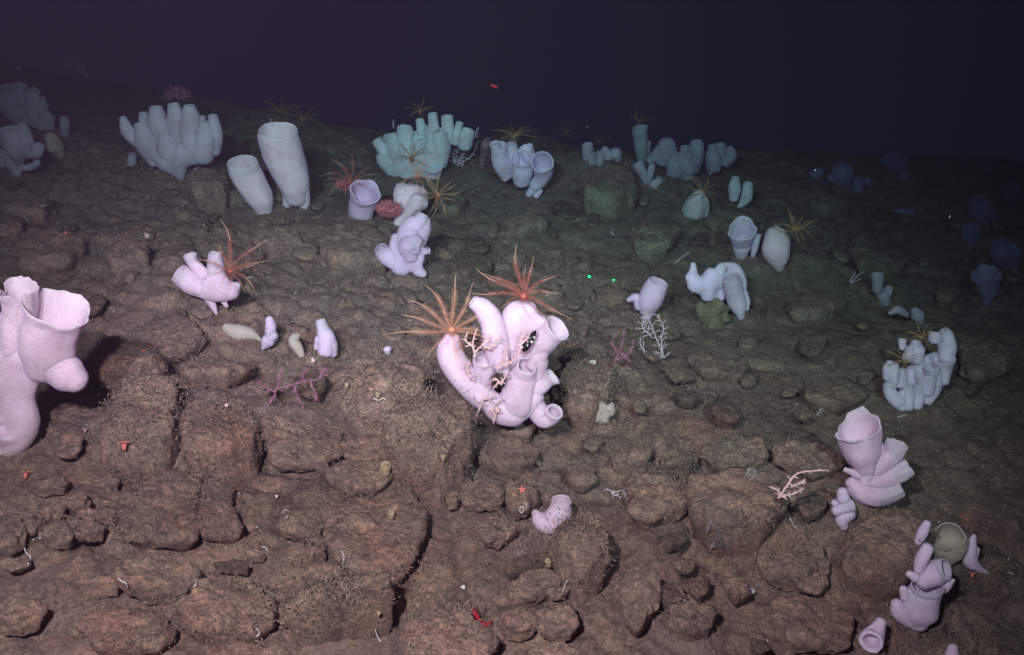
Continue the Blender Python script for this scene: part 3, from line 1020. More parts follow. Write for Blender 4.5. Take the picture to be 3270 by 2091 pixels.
# --- the big cluster in the middle
pk = Place(ZK, 930, 1440, ke=.22, back=-.07)
MAIN = sponge(pk, [
    O((930, 1310, 115), (985, 1230, 150), (1015, 1110, 133), (1040, 1000, 112), (1068, 925, 84, 75), wall=.14, depth=.4, seed=3, rag=.03),
    X((760, 1240, 95), (640, 1140, 108), (490, 960, 118), (410, 810, 105), (430, 700, 72), seed=5),
    O((735, 1090, 45, -20), (710, 1000, 85, 0), (703, 900, 93, 25), (705, 865, 90, 50), wall=.1, depth=.7, rag=.03),
    O((850, 960, 80, -60), (810, 760, 112, -50), (775, 560, 98, -40), (705, 440, 84, -20), (610, 375, 52, 0), wall=.2, depth=.3),
    O((1120, 820, 90, -60), (1190, 740, 110, -60), (1270, 660, 108, -40), (1330, 605, 112, -5), wall=.08, depth=.7, flare=.08),
    O((1120, 1130, 85, -20), (1200, 1085, 70, -20), (1250, 1045, 62, -10), (1285, 1015, 74, 0), wall=.08, depth=.7, flare=.1),
    O((1120, 1180, 70, -10), (1150, 1290, 90, -20), (1215, 1365, 92, -10), (1275, 1345, 78, 20), (1305, 1308, 74, 62), wall=.22, depth=.6, rag=.02),
    X((1130, 920, 75, -30), (1165, 860, 82, -30), (1200, 805, 62, -25)),
    X((1165, 1010, 52, -30), (1165, 900, 85, -30), (1140, 860, 70, -30)),
], 'pink', 'large pale pink cluster of fused sponge tubes with two feather stars, centre of the slope', fused=[
    X((700, 1160, 85), (830, 1290, 120), (960, 1320, 125)),
    X((980, 1300, 110), (1080, 1250, 100), (1130, 1180, 90)),
    X((1010, 860, 110, -140), (990, 640, 155, -150), (1010, 500, 145, -140), (1080, 450, 90, -120)),
    X((900, 1120, 60, -130), (960, 1000, 80, -150), (960, 860, 90, -160)),
    X((1090, 1150, 80, -60), (1120, 950, 80, -100), (1080, 820, 90, -140)),
    X((1000, 560, 110, -130), (930, 490, 60, -110)),
    X((1100, 560, 105, -130), (1200, 560, 70, -110)),
], voxel=.007, name='glass_sponge', ns=36)

# --- big cluster cut by the left edge
pl_ = Place(ZL, 60, 1400, ke=.25, back=.05)
sponge(pl_, [
    O((330, 690, 150, -30), (335, 600, 172, -20), (345, 480, 180, 0), (385, 370, 188, 10), (405, 290, 203, 30), wall=.045, depth=.75, flare=.05, rag=.08, seed=8, ns=60, ruff=.025),
    O((60, 760, 100, 0), (95, 560, 112, 0), (120, 400, 108, 10), (140, 250, 112, 20), (125, 160, 122, 40), wall=.05, depth=.6, rag=.2, seed=12, ns=60, ruff=.05),
    O((-40, 660, 60, 60), (-10, 640, 60, 80), (10, 625, 55, 105), wall=.1, depth=.5),
], 'pinkp', 'large pink pored sponge cluster cut by the left edge of the view', fused=[
    X((330, 680, 140, -20), (420, 710, 120, -10), (490, 770, 125, 0), (535, 800, 92, 0)),
    X((110, 1000, 110, 0), (90, 850, 140, 0), (60, 700, 140, 0), (40, 560, 120, 10), (0, 420, 110, 10)),
    X((310, 660, 110, -20), (180, 620, 110, -10), (90, 640, 120, 0)),
    X((190, 760, 60), (200, 840, 62), (170, 930, 60)),
    X((150, 960, 95), (160, 1080, 108), (130, 1200, 100), (40, 1280, 90), (-40, 1330, 100)),
    O((-60, 1230, 120, -40), (10, 1180, 112, 10), (52, 1135, 92, 100), wall=.22, depth=.8),
], voxel=.0075)

# --- two tall vases
pv1 = Place(ZB, 720, 1400)
sponge(pv1, [
    O((740, 1280, 118), (715, 1150, 152), (665, 1000, 172), (605, 850, 186), (570, 720, 176), (560, 650, 172), wall=.05, depth=.6, rag=.015, seed=4, ns=48, name='vase'),
    X((640, 1400, 30), (655, 1330, 48), (690, 1240, 80), name='foot'),
    X((810, 1405, 38), (820, 1330, 52), (800, 1230, 70), name='foot'),
], 'pale', 'tallest white vase sponge, pored, standing on two feet')
pv2 = Place(ZB, 420, 1430)
sponge(pv2, [
    O((425, 1400, 88), (395, 1300, 125), (310, 1150, 142), (245, 1050, 140), (222, 955, 137, 8), wall=.05, depth=.6, rag=.015, seed=9, ns=44, name='vase'),
], 'pale', 'shorter leaning white vase sponge left of the tallest vase')

# --- fan cluster upper left
pf = Place(ZA, 1745, 1120, m=.22)
sponge(pf, [
    O((1500, 930, 84), (1430, 760, 125), (1350, 570, 55)),
    X((1320, 780, 42), (1240, 670, 66), (1185, 545, 38)),
    O((1420, 720, 56, -30), (1390, 600, 56, -30), (1378, 480, 36, -30)),
    O((1580, 800, 78), (1530, 600, 96), (1495, 425, 57)),
    O((1650, 950, 100, 40), (1620, 800, 114, 60), (1562, 672, 42, 70), wall=.2),
    O((1740, 760, 89, -20), (1700, 560, 87, -20), (1665, 395, 50, -20)),
    O((1800, 800, 100, -10), (1830, 560, 96, -10), (1822, 412, 52, -10)),
    O((1930, 880, 117), (1970, 720, 109), (1952, 565, 40)),
    O((2060, 850, 56, -20), (2075, 680, 64, -20), (2042, 505, 45, -20)),
    O((1930, 740, 50, -40), (1945, 515, 30, -40)),
    X((1860, 900, 100), (1850, 760, 120), (1790, 640, 80)),
], 'grey', 'broad grey-lilac fan of many fused sponge tubes on a narrow stalk', fused=[
    X((1750, 1130, 28), (1710, 1030, 90), (1640, 930, 150)),
    X((1640, 920, 150), (1560, 860, 130), (1480, 850, 110)),
    X((1640, 900, 140), (1800, 860, 130), (1950, 850, 95)),
], voxel=.012)
ps = Place(ZA, 1270, 1000)
sponge(ps, [O((1270, 990, 40), (1270, 930, 44), (1272, 880, 34))], 'grey', 'tiny grey sponge left of the stalk of the broad sponge fan')

# --- dim clusters at the far left
pa = Place(ZA, 240, 640)
sponge(pa, [
    O((220, 590, 60), (120, 420, 108), (50, 250, 90)),
    O((270, 560, 60, -20), (215, 380, 72, -20), (190, 215, 58, -20)),
    O((340, 560, 74), (335, 420, 82), (320, 265, 50)),
    O((400, 600, 58), (410, 460, 56), (390, 345, 42)),
    O((470, 620, 42), (460, 540, 48), (440, 475, 38)),
    O((505, 620, 20), (510, 515, 18)),
], 'grey', 'dim grey sponge cluster farthest back at the upper left edge', part='tube')
pa2 = Place(ZA, 620, 690)
sponge(pa2, [O((620, 680, 40), (622, 610, 46), (620, 540, 42))], 'grey', 'small dim cup sponge right of the far left cluster')
pa3 = Place(ZA, 180, 1080)
sponge(pa3, [
    O((175, 960, 40), (160, 830, 110), (100, 650, 104)),
    O((260, 880, 50, -20), (260, 740, 62, -20), (210, 600, 44, -20)),
    O((165, 1060, 45), (110, 960, 62), (50, 830, 44)),
    O((20, 980, 30), (0, 840, 30)),
    X((300, 880, 40), (350, 860, 58), (372, 815, 56)),
    X((220, 1010, 32), (300, 1000, 34), (360, 960, 32)),
    X((180, 1090, 26), (200, 960, 24), (220, 880, 40)),
], 'grey', 'grey-lilac sponge cluster below the farthest left one, with a bent side lobe')
pa4 = Place(ZA, 545, 910)
sponge(pa4, [X((560, 880, 62), (520, 800, 88), (490, 720, 56))], 'tan', 'stubby beige sponge between the left cluster and the fan')
pa5 = Place(ZA, 840, 170, ke=.2)
sponge(pa5, [X((845, 160, 14), (800, 80, 30), (740, 40, 40), (650, 30, 30))], 'teal', 'faint drooping sponge in the dark at the upper left')

# --- cup with red feather star beside it
pc = Place(ZB, 1370, 1480)
CUP = sponge(pc, [O((1365, 1460, 112), (1368, 1380, 124, 10), (1385, 1300, 132, 20), (1405, 1240, 138, 62), wall=.10, depth=.7, flare=.05, rag=.05, ns=40, name='cup')],
             'lilac', 'wide lilac cup sponge with a thick rim between red feather star and red soft coral')

# --- cyan cluster
pb = Place(ZB, 1780, 1090, m=.28)
sponge(pb, [
    O((1610, 900, 60), (1560, 810, 60), (1510, 742, 50)),
    O((1660, 1050, 55), (1610, 950, 86), (1565, 865, 62)),
    O((1710, 900, 70), (1680, 800, 74), (1655, 692, 52)),
    O((1650, 780, 34, -20), (1605, 695, 36, -20)),
    O((1800, 850, 90), (1785, 720, 84), (1782, 625, 74, 10)),
    O((1930, 880, 120), (1922, 780, 104, 20), (1920, 705, 78, 60), wall=.12),
    O((2120, 960, 70), (2130, 820, 94), (2112, 650, 64, 8), ns=32),
    O((2040, 730, 60, -30), (2035, 625, 66, -20)),
    O((2065, 640, 56, -60), (2050, 490, 44, -60)),
    O((2200, 740, 66, -60), (2192, 515, 54, -60)),
    O((2270, 760, 46, -50), (2312, 575, 34, -50)),
    O((2360, 790, 70, -40), (2380, 650, 72, -40)),
    O((1950, 660, 52, -60), (1925, 545, 38, -60)),
    O((2045, 1060, 88, 40), (2045, 1000, 104, 50), (2045, 965, 108, 90), m='lav', wall=.07),
], 'cyan', 'pale cyan cluster of many short sponge tubes on the ridge', fused=[
    X((1700, 1060, 70), (1760, 980, 120), (1860, 900, 150)),
    X((1800, 1080, 110), (1900, 1010, 140), (2040, 960, 110)),
    X((1880, 900, 130), (2000, 840, 120), (2120, 880, 90)),
], voxel=.013)

# --- white lumps under feather stars and the pale lilac chain below
pw = Place(ZC, 560, 960, ke=-.15)
LUMP = sponge(pw, [], 'pale', 'whitish lumpy sponge mass carrying three feather stars', fused=[
    X((520, 760, 50), (530, 680, 66), (535, 610, 74, -10)),
    X((540, 640, 60, -20), (640, 620, 74, -30), (740, 660, 70, -20)),
    X((640, 790, 70, 20), (700, 735, 92, 30), (745, 740, 66, 20)),
    X((500, 930, 44), (560, 860, 62), (640, 800, 66, 10)),
], voxel=.009, ragged=.006, sm=4)
pz = Place(ZC, 600, 1430, ke=.0)
sponge(pz, [
    O((540, 1060, 60), (620, 970, 92), (700, 920, 92), (745, 840, 50), wall=.14, depth=.4),
    O((690, 1100, 85, -30), (730, 980, 86, -30), (735, 880, 72, -30)),
    O((620, 1240, 80, 20), (615, 1150, 118, 40), (670, 1120, 92, 60), (728, 1140, 58, 70), wall=.10, depth=.5),
    O((740, 1200, 34, 10), (795, 1185, 34, 40), wall=.2),
    O((480, 1310, 70), (420, 1250, 86), (365, 1195, 80), (345, 1160, 60, 30), wall=.14, depth=.6),
    X((490, 1240, 62), (470, 1130, 50), (490, 1070, 55)),
], 'lilac', 'pale lilac chain of rounded sponge lobes below the feather-star lump', fused=[
    X((480, 1310, 68), (520, 1350, 78), (565, 1370, 62)),
    X((560, 1330, 70), (640, 1330, 44), (700, 1380, 58), (748, 1408, 44)),
    X((520, 1330, 60), (530, 1200, 72), (570, 1050, 80), (600, 980, 70)),
    X((700, 1330, 34), (715, 1250, 50), (700, 1150, 60)),
    X((620, 1140, 105, 20), (640, 1040, 95, 10)),
], voxel=.009, ns=32)

# --- lavender cluster on the ridge
pd = Place(ZD, 860, 1290)
sponge(pd, [
    O((650, 1080, 62), (605, 970, 86), (588, 870, 78), (588, 795, 76, 10), rag=.02),
    O((720, 960, 66, -30), (710, 850, 62, -30), (698, 780, 44, -20)),
    O((800, 1130, 80, 20), (805, 1040, 106, 30), (802, 960, 98, 40), (800, 912, 94, 80), wall=.10, rag=.02, ns=36),
    O((930, 1180, 60), (985, 1120, 74), (1010, 1050, 88, 20), (1002, 975, 98, 80), (998, 955, 104, 130), wall=.12, depth=.6, rag=.02, ns=36),
    O((870, 900, 70, -40), (840, 820, 70, -30)),
    O((560, 860, 40, -40), (540, 770, 50, -40)),
    X((865, 1270, 32), (920, 1200, 48), (970, 1130, 58), name='foot'),
    X((940, 1275, 34), (975, 1230, 30), name='foot'),
    X((640, 1110, 36, 30), (660, 1040, 40, 30)),
], 'lav', 'lavender sponge cluster on the ridge with two wide mouths facing the viewer', ns=30)
pd2 = Place(ZD, 420, 1010)
sponge(pd2, [X((415, 1000, 30), (440, 900, 42), (450, 800, 46), (470, 740, 30)), X((460, 960, 30, -20), (480, 840, 36, -20), (490, 770, 24, -20))],
       'dead', 'dull purplish dead sponge stump left of the lavender cluster')

# --- right part of the ridge
p1 = Place(ZD, 1470, 980)
sponge(p1, [O((1440, 900, 55, -20), (1430, 790, 52, -20)), O((1470, 960, 36), (1478, 870, 38)), O((1550, 960, 46), (1560, 870, 44)), X((1640, 900, 50), (1600, 840, 40)),
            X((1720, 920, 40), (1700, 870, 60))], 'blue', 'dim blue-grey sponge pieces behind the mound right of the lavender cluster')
p2 = Place(ZD, 1955, 960)
TALLR = sponge(p2, [O((1960, 940, 42), (1950, 820, 66), (1940, 720, 66), (1935, 630, 74), wall=.08), O((2000, 900, 40, -20), (2010, 760, 34, -20)), O((1955, 890, 40, 30), (1955, 815, 30, 40))],
               'teal', 'dim teal column sponge topped by a feather star on the ridge')
p3 = Place(ZE, 500, 870)
sponge(p3, [O((495, 850, 26), (455, 760, 44), (415, 680, 54)), O((505, 850, 24), (535, 750, 36), (550, 680, 30)), O((500, 930, 44), (565, 875, 48), (630, 820, 36)), X((520, 960, 34), (590, 920, 26))],
       'blue', 'small blue-white spread of three slender tubes beside the mound')
p4 = Place(ZE, 860, 810, ke=.35)
sponge(p4, [
    X((640, 640, 70, -30), (680, 560, 104, -30), (690, 490, 84, -30)),
    X((520, 640, 34, -20), (590, 590, 56, -20), (620, 540, 50, -20)),
    O((880, 780, 80), (870, 700, 130), (900, 660, 130, 20), (945, 632, 60, 70), wall=.5, depth=.5, ruff=.05, ns=48),
    X((780, 740, 100), (760, 640, 80), (740, 560, 50)),
    O((960, 640, 80, -30), (975, 530, 72, -30), (975, 445, 54, -30)),
    O((870, 600, 50, -40), (865, 500, 46, -40)),
    O((1140, 700, 74), (1140, 600, 76), (1122, 490, 30)),
    O((1200, 640, 60, -20), (1205, 540, 58, -20), (1200, 475, 44, -20)),
    O((1250, 660, 50, -10), (1305, 590, 58, -10), (1290, 510, 34, -10)),
    O((1110, 760, 22), (1120, 700, 30)),
], 'blue', 'wide dim blue group of rounded cups at the right end of the ridge')
p5 = Place(ZE, 960, 1180)
FRILL = sponge(p5, [X((950, 1120, 110), (975, 1050, 100), (1000, 975, 60), name='bell', ruff=.07, nruf=5, ns=54), X((1070, 1180, 20), (1065, 1100, 36), (1050, 1020, 40), name='fringe_lobe'),
                    X((850, 1120, 22), (900, 1080, 40), name='fringe_lobe')] + [X((870 + 24 * q, 1185 + (q % 3) * 14, 7, 40), (880 + 22 * q, 1140, 13, 45), (900 + 18 * q, 1080, 15, 40), name='fringe_lobe') for q in range(8)],
               'teal', 'frilly teal bell sponge with hanging fringe under an olive feather star')
p6 = Place(ZE, 1385, 1100)
sponge(p6, [O((1335, 1000, 44), (1342, 900, 58), (1350, 808, 38)), O((1392, 1080, 22), (1455, 990, 54), (1468, 860, 42))], 'cyan', 'pair of narrow mint-green tubes on the right slope')
p7 = Place(ZF, 520, 980)
sponge(p7, [O((450, 960, 110), (470, 760, 180), (482, 620, 200, 10), (488, 350, 290, 330), wall=.05, depth=.6, rag=.1, ns=54, ruff=.06, name='flared_cup'),
            O((715, 940, 50), (770, 720, 82), (808, 480, 92), wall=.12)], 'lav', 'blue-white flared cup sponge with a slim tube at its right side')
p8 = Place(ZF, 1290, 1270)
WHT = sponge(p8, [O((1300, 1210, 90), (1265, 1000, 225), (1225, 750, 290), (1235, 500, 245), (1290, 365, 150), wall=.06, depth=.5, rag=.04, ns=40, name='vase')],
             'pale', 'plump speckled white barrel sponge with a feather star at its lip')
p9 = Place(ZG, 540, 760)
sponge(p9, [O((545, 740, 62), (562, 620, 122), (610, 500, 130), (662, 392, 108, 10), wall=.07, depth=.6, ns=36),
            X((470, 640, 60, -20), (430, 560, 50, -20), (350, 580, 22, -20), name='side_lobe')], 'lilac', 'pale lilac cup leaning right above white branching coral')
p10 = Place(ZG, 1500, 800, ke=.32)
sponge(p10, [
    O((1530, 760, 36), (1500, 640, 88, 10), (1455, 480, 98, 50), (1435, 350, 84, 130), wall=.07, depth=.6, ns=36),
    O((1290, 420, 60, -50), (1300, 300, 60, -50), (1340, 220, 52, -50), wall=.1, rag=.14),
    X((1590, 680, 20, -30), (1585, 600, 40, -30), (1550, 520, 50, -30)),
], 'lav', 'crumpled blue-white sponge draped over a yellow-green one', fused=[
    X((1500, 560, 70, -130), (1520, 400, 74, -180), (1460, 270, 76, -180), (1340, 250, 70, -160)),
    X((1180, 540, 80, -50), (1180, 420, 110, -50), (1220, 310, 80, -60)),
    X((1130, 440, 70, -10), (1060, 400, 80, 0), (990, 340, 58, 0)),
    X((1070, 400, 50, 0), (1030, 290, 46, 0), (1030, 205, 36, 0)),
    X((1080, 460, 70, -20), (1180, 400, 100, -40), (1320, 350, 90, -90)),
    X((1040, 480, 40, 10), (1020, 430, 60, 10)),
    X((1300, 540, 80, -100), (1290, 450, 70, -100)),
], voxel=.008, ns=30)
p11 = Place(ZG, 1280, 860, ke=.2)
sponge(p11, [], 'green', 'ragged yellow-green sponge under the crumpled blue-white one', fused=[
    X((1250, 820, 90), (1240, 720, 110), (1280, 640, 80)),
    X((1120, 720, 60), (1110, 660, 50)), X((1380, 780, 50), (1360, 680, 60)), X((1430, 800, 20), (1400, 770, 30)), X((1180, 790, 60), (1130, 770, 40)),
], voxel=.007, sm=2, ragged=.011)

# --- right side cluster
ph = Place(ZH, 640, 1420, ke=.12)
sponge(ph, [
    O((600, 1370, 72), (615, 1260, 64), (612, 1165, 54, 10)),
    O((520, 1330, 72), (450, 1260, 66), (430, 1180, 60), (490, 1150, 42, 30)),
    X((560, 1370, 70), (520, 1320, 60), (570, 1250, 40)),
    O((700, 1370, 56), (730, 1260, 62), (728, 1158, 54, 20)),
    O((800, 1320, 60, -10), (860, 1200, 76, -20), (880, 1060, 64, -20)),
    O((790, 1220, 88), (800, 1120, 102), (785, 1040, 100, 20)),
    O((870, 1150, 80, -10), (860, 1050, 80, 0), (848, 975, 78, 40), wall=.12),
    O((950, 1120, 70, -20), (955, 1000, 92, -20), (960, 905, 108, 10), wall=.08, flare=.08),
    O((990, 900, 78, -40), (1000, 800, 86, -40), (985, 720, 84, -30)),
    O((1010, 780, 60, -50), (1000, 690, 60, -50), (960, 630, 48, -50)),
    O((880, 720, 60, -60), (890, 650, 66, -60)),
    X((700, 920, 64, -50), (690, 820, 84, -50), (690, 760, 50, -50)),
    X((420, 1090, 54), (430, 1000, 62), (440, 960, 40)),
    O((560, 800, 34, -60), (555, 715, 40, -60)),
    X((540, 1150, 70, -40), (540, 1050, 60, -40)),
    O((620, 900, 60, -60), (640, 850, 64, -50), (650, 800, 50, -30)),
    O((470, 1120, 60, 0), (465, 1040, 66, 10), (460, 960, 56, 10)),
], 'lav', 'curved blue-lilac heap of many short tubes on the right with two olive feather stars', ns=26, voxel=.012, fused=[
    X((560, 1330, 80, -60), (620, 1200, 90, -100), (640, 1060, 90, -120)),
    X((700, 1330, 80, -60), (800, 1200, 90, -100), (880, 1060, 80, -120)),
    X((640, 1060, 90, -120), (760, 980, 90, -130), (900, 900, 80, -140)),
])
ph2 = Place(ZH, 640, 570)
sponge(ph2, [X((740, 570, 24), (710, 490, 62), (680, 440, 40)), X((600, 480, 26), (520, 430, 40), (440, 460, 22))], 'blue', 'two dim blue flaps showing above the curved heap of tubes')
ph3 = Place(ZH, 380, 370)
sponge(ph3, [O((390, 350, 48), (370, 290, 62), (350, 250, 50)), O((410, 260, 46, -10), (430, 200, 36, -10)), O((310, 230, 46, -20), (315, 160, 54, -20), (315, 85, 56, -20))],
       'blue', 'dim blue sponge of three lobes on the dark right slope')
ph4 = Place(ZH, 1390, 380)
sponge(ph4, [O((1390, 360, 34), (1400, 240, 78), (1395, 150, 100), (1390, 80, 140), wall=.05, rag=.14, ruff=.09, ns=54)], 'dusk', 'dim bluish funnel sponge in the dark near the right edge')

# --- folded pink cluster
pi = Place(ZI, 1200, 1120, ke=.12)
sponge(pi, [
    O((1190, 690, 110), (1160, 570, 175), (1130, 440, 198), (1110, 320, 214, 20), (1095, 262, 226, 45), wall=.06, depth=.62, rag=.12, seed=21, ns=64, ruff=.05, name='cup'),
    O((1290, 720, 84), (1390, 630, 104), (1470, 540, 112), (1510, 450, 112, 30), wall=.06, depth=.6, rag=.1, ns=54, ruff=.06),
    O((1200, 870, 70), (1380, 810, 104), (1520, 760, 104), (1640, 690, 92, 0), wall=.08, depth=.6, ns=54, ruff=.06),
    O((1040, 850, 60), (1130, 940, 118), (1280, 980, 132), (1430, 960, 122), (1565, 905, 96, 25), wall=.08, depth=.6, ns=54, ruff=.05),
    X((980, 720, 26), (1090, 760, 42), (1200, 800, 60)),
    X((1300, 560, 60, -10), (1330, 480, 50, -10), (1300, 400, 40, -10)),
], 'pink', 'folded pink sponge of stacked cups and straps at the lower right', fused=[
    X((1200, 960, 80), (1180, 840, 80), (1230, 700, 90)),
    X((1160, 680, 90), (1120, 600, 80)),
], voxel=.008, ns=30)
pi2 = Place(ZI, 960, 1350, ke=.2)
sponge(pi2, [X((960, 1020, 66, -20), (950, 950, 52, -20)), O((880, 1150, 54), (980, 1110, 66), (1060, 1090, 66)), X((960, 1310, 52), (950, 1240, 70), (1030, 1180, 60)), X((860, 1060, 30, -20), (900, 1100, 40, -20))],
       'lilac', 'small shaded lilac sponge tucked below left of the folded pink one')

# --- lower right group
pj = Place(ZJ, 1060, 1290, ke=.25)
sponge(pj, [
    O((1030, 1210, 105), (1045, 1120, 168), (1070, 1010, 168), (1115, 900, 152), (1133, 838, 148, 40), wall=.05, depth=.7, rag=.03, ns=44, name='vase'),
    X((960, 1180, 90), (860, 1110, 82), (825, 1030, 56)),
    X((910, 960, 46, -10), (892, 880, 38, -10)),
    O((1090, 800, 92, -30), (1180, 740, 118, -30), (1260, 700, 112, -30), (1325, 690, 100, 10), wall=.06, depth=.6),
    X((1280, 900, 40, -20), (1330, 840, 48, -20), (1395, 790, 16, -20)),
    X((1050, 680, 54, -40), (1080, 580, 64, -40), (1135, 475, 60, -40)),
    X((1010, 760, 52, -40), (950, 730, 34, -40)),
], 'lilac', 'lilac group with one wide-mouthed vase in front of two fingers, bottom right')
pj2 = Place(ZJ, 1290, 640)
BALL = sponge(pj2, [O((1300, 590, 90), (1330, 500, 160), (1345, 400, 178), (1360, 330, 140, 60), wall=.1, depth=.6, ns=36, name='cup')],
              'tan', 'rounded grey-lilac cup with a sunken mouth and small feather star behind')
pj3 = Place(ZJ, 1040, 430)
sponge(pj3, [X((1040, 410, 36), (1085, 320, 54), (1130, 225, 38), name='finger')], 'lilac', 'small lilac finger sponge left of the rounded grey cup')
pj4 = Place(ZJ, 1620, 730, ke=.1)
sponge(pj4, [X((1740, 720, 14), (1640, 670, 44), (1560, 590, 76), (1570, 470, 56), (1600, 350, 24)), X((1600, 560, 40), (1630, 480, 26))], 'lilac', 'thin twisted lilac sponge right of the rounded grey cup')
pj5 = Place(ZJ, 600, 1500, ke=.1)
sponge(pj5, [O((670, 1210, 52), (630, 1290, 82), (590, 1370, 112, 20), (568, 1410, 120, 90), wall=.30, depth=.7, rag=.02, ns=36, name='cup'), ],
       'lilac', 'pale cup facing the viewer at the bottom edge, right of the rocks')
pj6 = Place(ZJ, 1380, 1560)
sponge(pj6, [X((1380, 1540, 66), (1392, 1475, 52), name='finger')], 'lilac', 'tip of a lilac sponge rising from the bottom edge at the right')

# --- small cluster left of centre
pm = Place(ZM, 820, 860, ke=.3)
MCL = sponge(pm, [
    O((700, 620, 86), (600, 570, 100), (530, 520, 96), (478, 485, 88, 25), wall=.08, depth=.6, rag=.04, ns=36),
    O((700, 500, 60), (655, 440, 52), (600, 380, 50), (578, 318, 62, 10), wall=.12),
    O((830, 600, 80, -30), (810, 460, 76, -30), (800, 300, 56, -20), rag=.1),
    X((740, 700, 40), (780, 760, 33), (816, 845, 13), name='foot'),
    X((860, 690, 36), (905, 775, 18), name='foot'),
], 'pink', 'small pink sponge cluster with a red feather star, left of centre', fused=[
    X((640, 600, 80), (740, 640, 88), (850, 640, 100), (950, 640, 84)),
    X((740, 620, 80), (800, 540, 80), (860, 540, 70)),
    X((940, 640, 70), (1000, 590, 40)),
], voxel=.006, ns=30)
for pts, m_, lb in (
    ([X((1215, 1082, 12), (1120, 1030, 56), (1000, 1010, 72), (905, 970, 42))], 'tan', 'beige sausage-shaped sponge lying at the left of the row of four'),
    ([X((1230, 1160, 14), (1275, 1090, 58), (1320, 1040, 50)), O((1280, 1080, 50), (1300, 1050, 56), (1308, 1042, 40, 50), wall=.4), X((1300, 1010, 48), (1300, 950, 46), (1288, 895, 34))], 'lilac', 'figure-eight lilac sponge with a round hole, second in the row of four'),
    ([O((1575, 1215, 30), (1535, 1140, 48), (1505, 1085, 46), (1535, 1030, 34))], 'tan', 'smallest beige bent tube, third in the row of four'),
    ([O((1800, 1170, 84), (1800, 1070, 82), (1765, 980, 56), (1742, 900, 42), wall=.12), X((1862, 1205, 34), (1845, 1130, 56), (1810, 1050, 60)), X((1710, 1150, 26), (1740, 1080, 50))], 'lilac', 'lilac bottle-shaped sponge at the right end of the row of four')):
    pp = Place(ZM, pts[0]['p'][0][0], max(q[1] for d in pts for q in d['p']) + 20, ke=.2)
    sponge(pp, pts, m_, lb)
# --- curved white one on the lower rocks
pn = Place(Z8, 130, 790, ke=.25)
sponge(pn, [O((15, 655, 22), (50, 700, 56), (110, 715, 74), (165, 660, 72), (178, 610, 62), (180, 580, 58, 8), wall=.12, depth=.5, rag=.02, ns=32), X((130, 790, 16), (125, 740, 44), name='foot')],
       'pink', 'curved pale pipe-shaped sponge alone on the lower rocks')
# --- faint shapes far down the dark slope
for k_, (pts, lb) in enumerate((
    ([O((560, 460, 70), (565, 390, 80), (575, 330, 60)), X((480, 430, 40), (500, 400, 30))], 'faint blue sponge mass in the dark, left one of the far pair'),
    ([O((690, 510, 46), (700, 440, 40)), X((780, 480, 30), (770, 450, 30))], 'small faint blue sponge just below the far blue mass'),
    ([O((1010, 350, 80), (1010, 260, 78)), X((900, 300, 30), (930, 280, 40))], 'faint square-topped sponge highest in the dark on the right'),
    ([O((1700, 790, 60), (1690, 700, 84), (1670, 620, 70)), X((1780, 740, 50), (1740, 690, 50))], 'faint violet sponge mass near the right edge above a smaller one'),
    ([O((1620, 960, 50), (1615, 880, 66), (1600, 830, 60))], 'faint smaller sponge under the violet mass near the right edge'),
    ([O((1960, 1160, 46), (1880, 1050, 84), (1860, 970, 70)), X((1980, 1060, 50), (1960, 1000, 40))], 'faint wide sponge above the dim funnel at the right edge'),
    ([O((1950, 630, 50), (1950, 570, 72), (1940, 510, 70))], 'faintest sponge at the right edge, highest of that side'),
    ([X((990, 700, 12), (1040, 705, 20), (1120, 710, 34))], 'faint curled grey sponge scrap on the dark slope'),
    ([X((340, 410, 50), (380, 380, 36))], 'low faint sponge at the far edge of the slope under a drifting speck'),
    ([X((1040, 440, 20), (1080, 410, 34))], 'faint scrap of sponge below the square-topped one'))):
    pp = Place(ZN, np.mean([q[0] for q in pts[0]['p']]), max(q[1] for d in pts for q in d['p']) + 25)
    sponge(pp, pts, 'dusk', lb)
# ================================================================== FEATHER STARS
def ribbon(C, R, ns=5):
    V, F = sweep(np.asarray(C), np.repeat(np.asarray(R)[:, None], ns, 1), ns)
    return V, F


